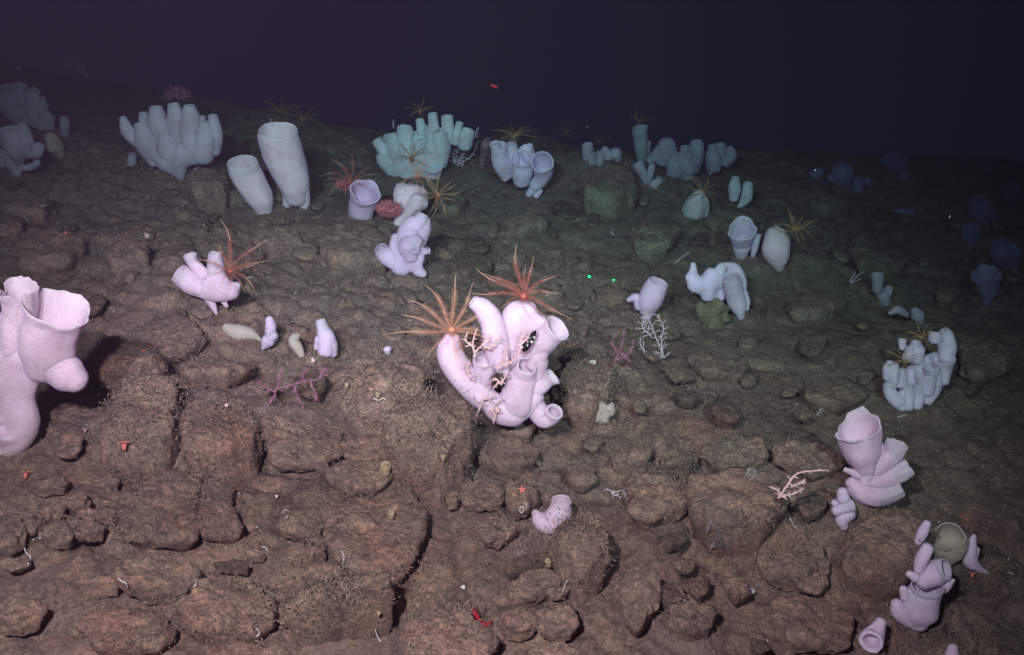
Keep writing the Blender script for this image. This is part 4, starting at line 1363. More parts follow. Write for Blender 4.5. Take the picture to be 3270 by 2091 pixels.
def feather_arm(c, d0, up, L, m, parent, pin=.11, npin=26, th=.011, curl=.5, bare=.38, tipm=None, seed=0):
    rg = random.Random(seed)
    n = 16
    P = [np.array(c)]
    d = d0 / np.linalg.norm(d0)
    side = np.cross(d, up)
    side /= np.linalg.norm(side) + 1e-9
    w = rg.uniform(-.75, .75)
    step = L / n
    for i in range(n):
        f = i / n
        dd = d + up * (.75 * (1 - f) ** 2 - curl * f) * .9 + side * w * f * 1.3 + side * .22 * math.sin(f * 5 + seed)
        dd /= np.linalg.norm(dd)
        P.append(P[-1] + dd * step)
    P = np.array(P)
    r = L * th * np.linspace(1, .3, n + 1)
    parts = [ribbon(P, r, 5)]
    V, F = parts[0]
    CC = catmull(P, npin)
    T, N, B = frames(CC)
    vs, fs = [], []
    k = 0
    for i in range(1, npin):
        f = i / npin
        if f > 1 - bare:
            s = max(.25, (1 - f) / bare) * .5
        else:
            s = min(1, f * 5 + .35)
        l = L * pin * s
        sd = np.cross(T[i], up)
        sd /= np.linalg.norm(sd) + 1e-9
        for sg in (-1, 1):
            dr = sd * sg * .82 + T[i] * .5 + up * .15
            tip = CC[i] + dr * l
            w_ = T[i] * L * .0045
            mid = CC[i] + dr * l * .55 + up * l * .12
            vs += [CC[i] - w_, CC[i] + w_, mid + w_ * .8, mid - w_ * .8, tip]
            fs += [(k, k + 1, k + 2), (k, k + 2, k + 3), (k + 3, k + 2, k + 4)]
            k += 5
    V, F = cat_merge([(V, F), (np.array(vs), np.array(fs))])
    o = mesh_obj('arm', V, F, m, parent)
    if tipm is not None:
        o.data.materials.append(tipm)
        ns_ = 17 * 5
        fi = F.min(1)
        idx = ((fi < ns_) & (fi >= 9 * 5)).astype(np.int32)
        o.data.polygons.foreach_set('material_index', idx)
    return o


def feather_star(X_, Y_, L, label, m='orange', t=None, near=0.0, n=12, lean=.5, th=.0075, spread=(-0.1, .45), fr=None, seed=1, pin=.07, angles=None, group=None):
    """X_, Y_ in full photograph pixels (shown at 2408 wide), L arm length in the same unit"""
    px, py = X_ * 1.358, Y_ * 1.358
    if t is None:
        t = hit_t(px, py)
    t -= near
    if L > 100:
        th = .0058
    if L < 75 and L > 25:
        th = .012
    c = unproj(px, py, t)
    L = L * 1.358 / FPX * t
    e = empty('feather_star', c)
    bpy.context.view_layer.update()
    tag(e, label, 'feather star', group or 'feather stars perched on the reef')
    rg = random.Random(seed * 77 + 5)
    view = -ray(px, py)
    view /= np.linalg.norm(view)
    up = np.array([0, 0, 1.0]) * (1 - lean) + view * lean
    up /= np.linalg.norm(up)
    a1 = RGT - up * RGT.dot(up)
    a1 /= np.linalg.norm(a1)
    a2 = np.cross(up, a1)
    if angles is None:
        angles = [i / n * 2 * PI + rg.uniform(-.18, .18) for i in range(n)]
        lens = [rg.uniform(.72, 1.05) for _ in angles]
    else:
        lens = [q[1] if isinstance(q, tuple) else 1 for q in angles]
        angles = [math.radians(q[0] if isinstance(q, tuple) else q) for q in angles]
    for i, a in enumerate(angles):
        el = rg.uniform(*spread)
        d = (a1 * math.cos(a) + a2 * math.sin(a)) * math.cos(el) + up * math.sin(el)
        feather_arm(c + d * L * .03, d, up, L * lens[i], M[m], e, pin=pin, th=th, curl=rg.uniform(.2, .7), seed=i * 31 + seed, tipm=M['palearm'] if m in ('orange', 'red', 'amber') and L > .08 else None)
    # central disc and the little clasping feet
    Cc = np.array([c - up * L * .05, c - up * L * .02, c + up * L * .02, c + up * L * .05])
    V, F = ribbon(Cc, [L * .03, L * .06, L * .062, L * .03], 12)
    mesh_obj('disc', V, F, M[m], e)
    ps = []
    for q in range(9):
        a = q / 9 * 2 * PI
        d = a1 * math.cos(a) + a2 * math.sin(a)
        ps.append(ribbon([c - up * L * .03 + d * L * .04, c - up * L * .10 + d * L * .09, c - up * L * .17 + d * L * .06], [L * .009, L * .008, L * .004], 4))
    V, F = cat_merge(ps)
    mesh_obj('clasping_feet', V, F, M[m], e)
    return e


def tof(o_place, back=0.0):
    return o_place.t0 + back


FS = feather_star
FS(1062, 775, 130, 'orange feather star on the left arm of the central pink cluster', 'orange', t=pk.td(775, 22), lean=.62, n=12, seed=2,
   angles=[(4, .72), (28, .8), (62, .95), (100, 1.05), (125, 1.05), (155, 1.0), (183, .95), (205, 1.15), (235, .8), (262, 1.2), (292, .8), (325, .8)], spread=(.0, .35))
FS(1232, 696, 122, 'deep red feather star on top of the central pink cluster', 'red', t=pk.td(696, 18), lean=.6, n=12, seed=5,
   angles=[(5, .7), (25, .85), (55, .8), (78, .7), (100, 1.1), (135, .95), (160, 1.1), (190, 1.05), (215, .6), (262, .6), (305, .9), (335, 1.1)], spread=(.0, .35))
FS(541, 637, 96, 'red feather star perched on the small pink cluster left of centre', 'red', t=pm.td(637, 24), lean=.55, seed=7, n=12,
   angles=[(5, .75), (30, 1.0), (55, 1.25), (92, 1.3), (118, .8), (150, .9), (178, .75), (205, .75), (235, .7), (272, 1.0), (300, .8), (335, .9)])
FS(822, 428, 82, 'blurred red feather star behind the wide lilac cup', 'red', t=pc.td(428,-20), lean=.5, seed=9, n=11)
FS(968, 372, 62, 'olive-brown feather star in front of the cyan cluster', 'amber', t=pb.td(372, 44), lean=.55, seed=11, n=11)
FS(984, 414, 70, 'amber feather star on the whitish lumpy sponge, highest on it', 'orange', t=pw.td(414, 30), lean=.5, seed=12, n=11)
FS(1030, 458, 66, 'pale orange feather star hanging at the right side of the lumpy sponge', 'amber', t=pw.td(458, 36), lean=.7, seed=13, n=12)
FS(988, 262, 50, 'dim olive feather star on the back tubes of the cyan cluster', 'olive', t=pb.td(262,-18), lean=.35, seed=14, n=10)
FS(712, 282, 58, 'dim olive feather star on the ridge behind the tallest vase', 'olive', lean=.35, seed=15, n=10)
FS(1208, 322, 66, 'olive-yellow feather star spread flat behind the lavender cluster', 'olive', t=pd.td(322,-26), lean=.2, seed=16, n=11, spread=(-.1, .25))
FS(1330, 313, 46, 'dim brown feather star on the ridge right of the lavender cluster', 'olive', lean=.3, seed=17, n=9)
FS(1408, 334, 46, 'dim olive feather star above the low mound on the ridge', 'olive', lean=.3, seed=18, n=9)
FS(1502, 287, 40, 'dim feather star on top of the teal column sponge', 'olive', t=p2.td(287,0), lean=.25, seed=19, n=11, spread=(.1, .7))
FS(1652, 452, 58, 'dark olive feather star above the frilly teal bell sponge', 'olive', t=p5.td(452,0), lean=.5, seed=20, n=11)
FS(1868, 540, 66, 'long-armed olive feather star at the lip of the speckled barrel sponge', 'olive', t=p8.td(540,0), lean=.6, seed=21, n=11)
FS(2166, 794, 50, 'olive feather star at the top of the curved heap of tubes', 'olive', t=ph.td(794,24), lean=.55, seed=22, n=11)
FS(2130, 850, 60, 'larger olive feather star lying on the left of the curved heap of tubes', 'olive', t=ph.td(850,34), lean=.6, seed=23, n=12)
FS(2275, 1222, 30, 'small orange feather star behind the rounded grey-lilac cup', 'orange', t=pj2.td(1222,-30), lean=.5, seed=24, n=9)
FS(828, 1512, 15, 'tiny ochre feather star in the crack at the lower edge', 'amber', near=.03, lean=.7, seed=25, n=8, pin=.08)
FS(98, 1502, 16, 'tiny pale feather star on the stones near the lower left corner', 'palearm', near=.02, lean=.7, seed=26, n=8, pin=.05)
FS(655, 262, 60, 'very dim feather star in the dark behind the ridge left of the vases', 'olive', lean=.3, seed=28, n=9)

# ================================================================== CORALS
def frond(P3, r, bl, nb, m, name='coral', two=True, seed=0, sub=True, up=None):
    """a main stem with slender side branches set along it like a bottle brush"""
    rg = random.Random(seed)
    C = catmull(P3, 14)
    parts = [ribbon(C, np.linspace(r, r * .6, len(C)), 6)]
    CC = catmull(P3, nb)
    T, N, B = frames(CC)
    for i in range(nb):
        f = i / nb
        a = rg.uniform(0, 2 * PI) if not two else (PI if i % 2 else 0) + rg.uniform(-.5, .5)
        d = N[i] * math.cos(a) + B[i] * math.sin(a) + T[i] * rg.uniform(.35, .8)
        d /= np.linalg.norm(d)
        l = bl * rg.uniform(.6, 1.1) * (1 - .45 * f)
        w = np.array([rg.uniform(-1, 1) for _ in range(3)]) * .15
        p1 = CC[i] + d * l * .5 + w * l
        p2 = CC[i] + d * l
        parts.append(ribbon([CC[i], p1, p2], [r * .62, r * .52, r * .36], 5))
        if sub and l > bl * .6:
            for _ in range(2):
                q = rg.uniform(.3, .8)
                p = CC[i] * (1 - q) + p2 * q
                e = d + np.array([rg.uniform(-1, 1) for _ in range(3)])
                e /= np.linalg.norm(e)
                parts.append(ribbon([p, p + e * l * .32], [r * .4, r * .28], 4))
    return cat_merge(parts)


def coral(pts, label, m='coral', r=1.6, bl=16, nb=16, name='branching_coral', cat='coral', t=None, near=0.02, rise=.4, stems=None, seed=0, group=None, sub=True, two=True):
    """stems: lists of points in photograph pixels shown at 2408 wide; extra lists are further stems of the same colony"""
    sts = [pts] + (stems or [])
    bx, by = pts[0]
    t0 = (hit_t(bx * 1.358, by * 1.358) if t is None else t) - near
    u = 1.358 / FPX * t0
    parts = []
    for q, st in enumerate(sts):
        P3 = [unproj(x * 1.358, y * 1.358, t0 - (abs(i) * rise * 4 + (by - y) * .2) * u) for i, (x, y) in enumerate(st)]
        parts.append(frond(P3, r * u, bl * u, nb, m, seed=seed + q * 13, sub=sub, two=two))
    V, F = cat_merge(parts)
    o = mesh_obj(name, V, F, M[m])
    return tag(o, label, cat, group)


coral([(1075, 390), (1090, 360), (1110, 320)], 'white fern-like coral at the right side of the cyan cluster', stems=[[(1080, 385), (1110, 365), (1122, 335)], [(1070, 385), (1065, 360), (1085, 335)]], bl=18, nb=18, near=.05, seed=1)
coral([(1562, 840), (1545, 800), (1530, 760), (1515, 735)], 'tangled white branching coral below the leaning lilac cup', stems=[[(1560, 838), (1540, 835), (1510, 820), (1505, 795)], [(1560, 840), (1555, 800), (1560, 770), (1545, 740)], [(1530, 790), (1510, 765), (1525, 735)], [(1565, 840), (1520, 842), (1512, 800)]], bl=22, nb=14, near=.05, seed=3)
coral([(1832, 1170), (1852, 1140), (1878, 1112), (1945, 1105)], 'curved pinkish branching coral left of the folded pink sponge', 'coralp', stems=[[(1838, 1168), (1868, 1160), (1888, 1150)], [(1835, 1170), (1830, 1155), (1815, 1145)], [(1860, 1145), (1880, 1135), (1892, 1130)]], bl=15, nb=12, r=3.0, near=.05, seed=4, sub=False, two=False)
coral([(1452, 1166), (1440, 1160), (1478, 1148)], 'small lilac branching coral on the rock right of the curved sponge', stems=[[(1452, 1160), (1462, 1180)], [(1445, 1158), (1425, 1150)], [(1465, 1155), (1475, 1175)]], bl=10, nb=6, r=1.7, seed=5, sub=False)
coral([(640, 920), (680, 905), (730, 895), (772, 880)], 'low magenta coral spread over the silt left of centre', 'coralm', stems=[[(650, 915), (640, 940), (630, 950)], [(690, 905), (700, 930), (712, 955)], [(730, 895), (740, 925), (745, 940)], [(660, 912), (655, 885), (665, 870)], [(710, 900), (715, 880), (722, 868)], [(640, 920), (615, 905), (606, 895)], [(745, 893), (760, 875), (765, 868)]], bl=13, nb=26, r=1.5, near=.05, seed=6, sub=True, two=False)
coral([(1440, 860), (1460, 815), (1468, 775)], 'blurred dusky pink coral left of the tangled white one', 'coralm', stems=[[(1445, 850), (1480, 830), (1490, 800)], [(1450, 830), (1440, 800), (1450, 780)], [(1460, 830), (1485, 850)]], two=False, bl=13, nb=24, r=1.4, near=.04, seed=7)
coral([(1588, 618), (1602, 606), (1622, 592)], 'thin white sea whip lying on the slope above the leaning cup', bl=3, nb=14, r=1.1, seed=8, sub=False, name='sea_whip')
coral([(1920, 975), (1930, 965), (1940, 955)], 'faint lilac feathery coral above the folded pink sponge', bl=11, nb=9, r=1.1, seed=9, sub=False)
coral([(2000, 665), (2020, 645), (2030, 640)], 'faint pale coral sprays on the dark slope right of the feather star barrel', stems=[[(2000, 665), (2025, 655)], [(1998, 662), (2012, 638)]], bl=5, nb=4, r=1.2, seed=10, sub=False)
coral([(455, 400), (470, 388), (470, 378)], 'fine white hydroid at the foot of the broad sponge fan', bl=10, nb=8, r=1.0, seed=11, near=.08, name='hydroid')
coral([(1118, 322), (1120, 310), (1125, 300)], 'small whitish coral sprig at the far side of the cyan cluster', bl=10, nb=8, r=1.1, seed=12, t=pb.td(310,-20))
coral([(926, 300), (924, 290), (926, 282)], 'tiny white coral sprig on the upper left tube of the cyan cluster', bl=5, nb=8, r=.9, seed=13, t=pb.td(290,0))
coral([(636, 292), (637, 285), (636, 279)], 'tiny white hydroid on the rim of the tallest vase', bl=6, nb=4, r=.7, seed=14, t=pv1.td(285,-20), name='hydroid')
coral([(1520, 350), (1510, 335), (1506, 325)], 'dim coral sprig beside the teal column sponge', bl=9, nb=8, r=1.1, seed=15, near=.1)
coral([(420, 235), (415, 215), (412, 205)], 'dim reddish coral fan behind the broad sponge fan', 'coralm', bl=22, nb=14, r=.8, seed=16, t=pf.td(220,-60), stems=[[(400, 235), (392, 215)], [(430, 235), (438, 212)]])
# pale pink corals growing through the central cluster
pinks = [
    ([(1118, 840), (1112, 808), (1120, 775)], [[(1115, 830), (1140, 805), (1150, 790)], [(1112, 815), (1095, 800), (1100, 780)]], 'pale pink coral sprouting beside the orange feather star'),
    ([(1150, 822), (1165, 805), (1176, 790)], [[(1150, 820), (1135, 812), (1128, 818)]], 'pink coral tuft behind the short inner cup of the central cluster'),
    ([(1200, 850), (1180, 860), (1170, 866)], [[(1200, 855), (1215, 835), (1225, 822)], [(1195, 850), (1190, 830), (1195, 815)], [(1195, 860), (1178, 850)]], 'pink coral fingers left of the front tube mouth in the central cluster'),
    ([(1180, 905), (1165, 890), (1155, 895)], [[(1178, 900), (1190, 885), (1195, 878)], [(1172, 900), (1160, 912)]], 'pink coral knot in the hollow under the short inner cup'),
    ([(1135, 940), (1128, 960), (1118, 982)], [[(1135, 940), (1150, 935), (1165, 930)]], 'pink coral sprig hanging over the lower left arm'),
    ([(1162, 945), (1168, 965), (1160, 995)], [[(1166, 960), (1176, 968)], [(1165, 975), (1155, 965)], [(1164, 950), (1180, 938)]], 'pale coral sprig hanging down the bulging front of the central cluster'),
    ([(1220, 815), (1240, 795), (1248, 780)], [[(1222, 815), (1228, 790), (1236, 775)]], 'pale coral twig beside the dark gap'),
    ([(1103, 880), (1098, 862), (1105, 850)], [[(1103, 880), (1114, 895)]], 'small pink coral stub inside the left arm of the central cluster'),
]
for q, (a_, b_, lb) in enumerate(pinks):
    coral(a_, lb, 'coralp', stems=b_, bl=13, nb=7, r=2.6, t=pk.td(a_[0][1], 26), seed=40 + q, sub=False, two=False, group='pale pink corals growing through the central cluster')


# ================================================================== SOFT AND SMALL ANIMALS
def strands(center, Rv, n, l, r, m, name, seed=0, up=.4):
    rg = np.random.default_rng(seed)
    parts = []
    for i in range(n):
        d = rg.normal(size=3)
        d /= np.linalg.norm(d)
        p0 = center + d * Rv * rg.uniform(.0, .75)
        e = d * .8 + rg.normal(size=3) * .5 + np.array([0, 0, up])
        e /= np.linalg.norm(e)
        p1 = p0 + e * l * .5 + rg.normal(size=3) * l * .12
        p2 = p1 + e * l * .45 + rg.normal(size=3) * l * .16
        parts.append(ribbon([p0, p1, p2], [r, r * .8, r * .4], 3))
    V, F = cat_merge(parts)
    return mesh_obj(name, V, F, M[m])


def blob(c, R, m, name, parent=None, seed=0, n=24, rough=.15, freq=1.5):
    u = np.linspace(0, PI, n // 2 + 1)[1:-1]
    v = np.linspace(0, 2 * PI, n, endpoint=False)
    U, Vv = np.meshgrid(u, v, indexing='ij')
    D = np.stack([np.sin(U) * np.cos(Vv), np.sin(U) * np.sin(Vv), np.cos(U)], -1)
    k = 1 + rough * fbm(D[..., 0] * freq + seed, D[..., 1] * freq, D[..., 2] * freq, o=3, s=seed % 30)
    P = c + D * np.asarray(R) * k[..., None]
    V = np.vstack([P.reshape(-1, 3), c + np.array([0, 0, 1]) * np.asarray(R) * k[0, 0], c - np.array([0, 0, 1]) * np.asarray(R) * k[-1, 0]])
    a, b = len(u), n
    F = []
    j = np.arange(b); j2 = (j + 1) % b
    for i in range(a - 1):
        F.append(np.stack([i * b + j, (i + 1) * b + j, (i + 1) * b + j2], 1)); F.append(np.stack([i * b + j, (i + 1) * b + j2, i * b + j2], 1))
    F.append(np.stack([np.full(b, a * b), j, j2], 1)); F.append(np.stack([np.full(b, a * b + 1), (a - 1) * b + j2, (a - 1) * b + j], 1))
    return mesh_obj(name, V, np.vstack(F), M[m], parent)


def up_at(X_, Y_, near=0.0, t=None, h=0.0):
    px, py = X_ * 1.358, Y_ * 1.358
    tt = (hit_t(px, py) if t is None else t) - near
    return unproj(px, py, tt) + np.array([0, 0, h]), 1.358 / FPX * tt


# red soft coral
c, u = up_at(915, 492, t=pw.td(492, 40))
e = empty('soft_coral', c); bpy.context.view_layer.update()
tag(e, 'fuzzy red soft coral between the lilac cup and the lumpy white sponge', 'soft coral')
b_ = blob(c, np.array([22, 15, 12]) * u, 'softred', 'body', e, seed=3, rough=.5, freq=2.5)
s_ = strands(c, np.array([36, 26, 20]) * u, 2600, 10 * u, .55 * u, 'softred', 'polyps', seed=2)
s_.parent = e; s_.matrix_parent_inverse = e.matrix_basis.inverted(); s_['kind'] = 'stuff'
# red shaggy patch beside the blurred star
c, u = up_at(806, 440, near=.02)
tag(strands(c, np.array([26, 16, 12]) * u, 500, 12 * u, .7 * u, 'softred', 'soft_coral', seed=4), 'shaggy dark red soft coral under the blurred red feather star', 'soft coral')


def sea_star(X_, Y_, r, label, m='anem', arms=5, near=.012):
    c, u = up_at(X_, Y_, near=near)
    nrm = np.array([0, -.55, .85]); nrm /= np.linalg.norm(nrm)
    a1 = RGT; a2 = np.cross(nrm, a1)
    e = empty('sea_star', c); bpy.context.view_layer.update()
    tag(e, label, 'sea star')
    for i in range(arms):
        a = i / arms * 2 * PI + .3
        d = a1 * math.cos(a) + a2 * math.sin(a)
        s = np.cross(nrm, d)
        V, F = ribbon([c, c + d * r * u * .45 + nrm * r * u * .1, c + d * r * u * .8 + s * r * u * .08, c + d * r * u * 1.0 + s * r * u * .12 - nrm * r * u * .05], np.array([.26, .2, .12, .05]) * r * u, 7)
        mesh_obj('arm', V, F, M[m], e)
    blob(c + nrm * r * u * .1, np.array([.3, .3, .22]) * r * u, m, 'disc', e, n=12, rough=.05)


sea_star(1228, 1151, 11, 'small orange sea star on the rock above the curved pale sponge')
sea_star(155, 548, 8, 'tiny dim red sea star on the upper left slope')
sea_star(337, 826, 8, 'tiny pinkish-red sea star on the silt left of the row of four sponges')


def anemone(X_, Y_, r, label, m='anem', near=.02):
    c, u = up_at(X_, Y_, near=near)
    e = empty('anemone', c); bpy.context.view_layer.update()
    tag(e, label, 'anemone')
    V, F = ribbon([c - UPV * r * u, c, c + UPV * r * u * .5], np.array([.5, .55, .6]) * r * u, 12)
    mesh_obj('column', V, F, M[m], e)
    rg = random.Random(int(X_))
    for i in range(9):
        a = i / 9 * 2 * PI
        d = RGT * math.cos(a) + np.cross(UPV, RGT) * math.sin(a)
        p = c + UPV * r * u * .5 + d * r * u * .45
        V, F = ribbon([p, p + (d * .5 + UPV * .4) * r * u, p + (d * 1.0 + UPV * rg.uniform(.1, .6)) * r * u], np.array([.15, .12, .07]) * r * u, 5)
        mesh_obj('tentacle', V, F, M[m], e)


anemone(292, 1048, 10, 'coral-red anemone on the boulder at the left')
anemone(60, 1116, 8, 'small red anemone below the big left sponge cluster')
anemone(200, 1012, 5, 'tiny salmon anemone in the silt right of the big left cluster', 'coralp')
anemone(2287, 1352, 6, 'small orange-red anemone under the twisted lilac sponge')

# red shrimp lying on the rock
def shrimp(X_, Y_, pts, r, label, t=None, near=.03, legs=True, name='shrimp', cat='shrimp'):
    c, u = up_at(X_, Y_, near=near, t=t)
    e = empty(name, c); bpy.context.view_layer.update()
    tag(e, label, cat)
    P = [c + RGT * x * u - UPV * y * u + np.array([0, 0, 1]) * 0 for x, y in pts]
    n = len(P)
    rr = r * u * np.array([.35, .9, 1.1, 1.0, .8, .6, .35][:n])
    V, F = ribbon(P[:4], rr[:4], 10)
    mesh_obj('carapace', V, F, M['shrimp'], e)
    for i in range(3, n - 1):
        V, F = ribbon([P[i] * .9 + P[i - 1] * .1, (P[i] + P[i + 1]) / 2, P[i + 1]], [rr[i], rr[i] * 1.05, rr[i + 1]], 10)
        mesh_obj('abdomen_segment', V, F, M['shrimp'], e)
    d = P[-1] - P[-2]
    s = np.cross(d, FWD); s /= np.linalg.norm(s)
    for k in (-1, 0, 1):
        V, F = ribbon([P[-1], P[-1] + d * .5 + s * k * r * u * .6, P[-1] + d * .9 + s * k * r * u * 1.1], np.array([.25, .4, .1]) * r * u, 5)
        mesh_obj('tail_fan', V, F, M['shrimp'], e)
    if legs:
        for k in range(5):
            b = P[1] * (1 - k / 5) + P[3] * (k / 5)
            for sg in (-1, 1):
                q = s * sg
                V, F = ribbon([b, b + q * r * u * 1.7 - FWD * .3 * r * u, b + q * r * u * 2.4 + FWD * r * u * .6], np.array([.14, .1, .05]) * r * u, 4)
                mesh_obj('leg', V, F, M['shrimp'], e)
    for sg in (-1, 1):
        V, F = ribbon([P[0], P[0] - d * .6 + s * sg * r * u, P[0] - d * 1.4 + s * sg * 3.0 * r * u], np.array([.08, .06, .03]) * r * u, 4)
        mesh_obj('antenna', V, F, M['shrimp'], e)


shrimp(1125, 1455, [(-10, -20), (-8, -12), (-4, -3), (0, 5), (6, 11), (15, 14), (24, 12)], 7.5, 'red bent shrimp lying on the rock near the bottom edge')
shrimp(1162, 202, [(-8, -3), (-5, -2), (-1, 0), (2, 1), (5, 2)], 3.0, 'tiny red shrimp swimming in the black water above the ridge', t=3.2, legs=False)


def coil_shell(X_, Y_, r, label, m='white', near=.015, spire=1.2, ang=0.6, name='snail_shell'):
    c, u = up_at(X_, Y_, near=near)
    ax = RGT * math.cos(ang) - UPV * math.sin(ang)
    b1 = -FWD; b2 = np.cross(ax, b1)
    P, R = [], []
    for i in range(42):
        f = i / 41
        a = f * 3.2 * 2 * PI
        rr = r * u * (.08 + .42 * f)
        P.append(c + ax * (-.9 + spire * 1.2 * f) * r * u + (b1 * math.cos(a) + b2 * math.sin(a)) * rr * .9)
        R.append(r * u * (.06 + .40 * f))
    V, F = ribbon(P, R, 8)
    return tag(mesh_obj(name, V, F, M[m]), label, 'shell')


coil_shell(345, 553, 9, 'pinkish conical snail shell on the dim left slope', 'coralp', ang=.9)
coil_shell(1393, 851, 9, 'white and tan snail shell on the fuzzy dome right of the central cluster', 'white', ang=.2)
coil_shell(102, 488, 9, 'round pale snail shell on the dark upper left slope', 'ochre', ang=1.4, spire=.5)
coil_shell(736, 846, 8, 'small pinkish shell below the row of four sponges', 'coralp', ang=1.3)
coil_shell(1262, 1091, 12, 'curled beige shell in the crack below the central cluster', 'ochre', ang=2.2, spire=.5)
coil_shell(1766, 1396, 14, 'pale lilac whorled shell between the lower right rocks', 'lilac', ang=1.5, spire=.4)
coil_shell(532, 952, 6, 'small orange and white shell above the middle left boulders', 'coralp', ang=.2)
coil_shell(1286, 692, 7, 'small beige shell right of the deep red feather star', 'ochre', ang=.5)
coil_shell(650, 1166, 5, 'tiny white shell on the reddish silt in the lower left', 'white', ang=.7)
coil_shell(1088, 1380, 7, 'small white shell fragment on the pinkish silt near the bottom', 'white', ang=.1)
coil_shell(890, 1440, 7, 'grey shell in the dark crack above the lower slab', 'ochre', ang=1.1)

# black solid standing in for the dark gap in the central cluster
c, u = up_at(1244, 802, t=pk.td(802, 34))
e = empty('dark_gap', c); bpy.context.view_layer.update()
tag(e, 'dark gap in the central cluster built as a black piece with white crust', 'shell')
d = RGT * .55 + UPV * .83
V, F = ribbon([c - d * 28 * u, c - d * 20 * u, c - d * 6 * u, c + d * 12 * u, c + d * 24 * u, c + d * 30 * u], np.array([5, 10, 10, 8, 5, 1.5]) * u, 12)
mesh_obj('shell', V, F, M['black'], e)  # no real piece: black body put where the gap is only dark
s = RGT * .83 - UPV * .55
for k_, (aa, bb, cc_) in enumerate(((-22, -6, 3), (-10, 2, 2.5), (2, 6, 2.2), (14, 5, 2))):
    blob(c + d * aa * u + s * bb * u - FWD * 7 * u, np.array([cc_, cc_, cc_]) * u * 1.3, 'white', 'crust', e, seed=k_, n=10, rough=.4)
# brown debris lodged in the hollow of the cluster
for (x_, y_, l_) in ((1168, 890, 'brown clot of debris in the hollow of the central cluster'), (1115, 800, 'brown matted debris between the left arm and the tall tube')):
    c, u = up_at(x_, y_, t=pk.td(y_, 8))
    tag(strands(c, np.array([20, 14, 20]) * u, 260, 14 * u, 1.0 * u, 'brown', 'debris', seed=x_), l_, 'debris')
# beige lump sponge
pq = Place(Ctx(0, 0, 1 / 1.358), 1410, 1000, ke=.2)
sponge(pq, [], 'tan', 'knobbly beige lump sponge right of the central cluster', fused=[X((1395, 985, 10), (1405, 965, 16), (1415, 955, 13)), X((1410, 975, 12), (1432, 965, 11), (1438, 950, 8)), X((1385, 965, 8), (1392, 952, 9)), X((1372, 978, 9), (1368, 968, 9)), X((1412, 990, 8), (1420, 985, 12))], voxel=.005, sm=1, ragged=.007)
# little round sponges
for x_, y_, r_, lb in ((907, 1099, 14, 'round tan button sponge with a central pore at a crack in the rocks'), (1290, 1321, 9, 'small greenish round sponge in the crack below the curved pale one'),
                       (888, 928, 6, 'tiny pale ball sponge on the fuzzy dome left of the cluster'), (1042, 1075, 6, 'tiny grey ball sponge on the big front block'),
                       (815, 906, 5, 'tiny pale ball sponge left of the fuzzy dome'), (1190, 1362, 0, ''), (920, 1208, 9, 'small brown round sponge on the big flat slab')):
    if not lb:
        continue
    c, u = up_at(x_, y_, near=.02)
    e = empty('button_sponge', c); bpy.context.view_layer.update()
    tag(e, lb, 'sponge')
    V, F = tube_mesh([c - UPV * r_ * u, c, c + (UPV * .4 - FWD * .6) * r_ * u * .5], np.array([.7, 1, .95]) * r_ * u, wall=.5, depth=.4, ns=18, rag=.02)
    mesh_obj('body', V, F, M['ochre'], e)
pe = Place(Ctx(0, 0, 1 / 1.358), 912, 832, ke=.3)
sponge(pe, [X((912, 830, 6), (911, 822, 10))], 'lilac', 'tiny lilac knob sponge on the silt left of the orange feather star')

# spiky urchin and brittle star arms
c, u = up_at(1767, 1111, near=.02)
e = empty('sea_urchin', c); bpy.context.view_layer.update()
tag(e, 'small spiky lilac sea urchin on the silt left of the pink coral', 'sea urchin')
blob(c, np.array([6, 6, 5]) * u, 'dead', 'test', e, n=14, rough=.05)
rg = np.random.default_rng(5)
sp = []
for i in range(110):
    d = rg.normal(size=3); d /= np.linalg.norm(d)
    sp.append(ribbon([c + d * 5 * u, c + d * 15 * u], [.55 * u, .25 * u], 3))
V, F = cat_merge(sp)
o = mesh_obj('spines', V, F, M['coral'], e); o['kind'] = 'stuff'


def worm(pts, r, label=None, m='white', near=.012, name='worm', cat='worm', group=None, e=None):
    cs = []
    for i, (x, y) in enumerate(pts):
        c, u = up_at(x, y, near=near)
        cs.append(c)
    t = np.mean([np.linalg.norm(q - CAM) for q in cs])
    V, F = ribbon(catmull(cs, 5 * len(cs)), np.full(5 * len(cs), r * 1.358 / FPX * t), 5)
    o = mesh_obj(name, V, F, M[m], e)
    if label:
        tag(o, label, cat, group)
    return o


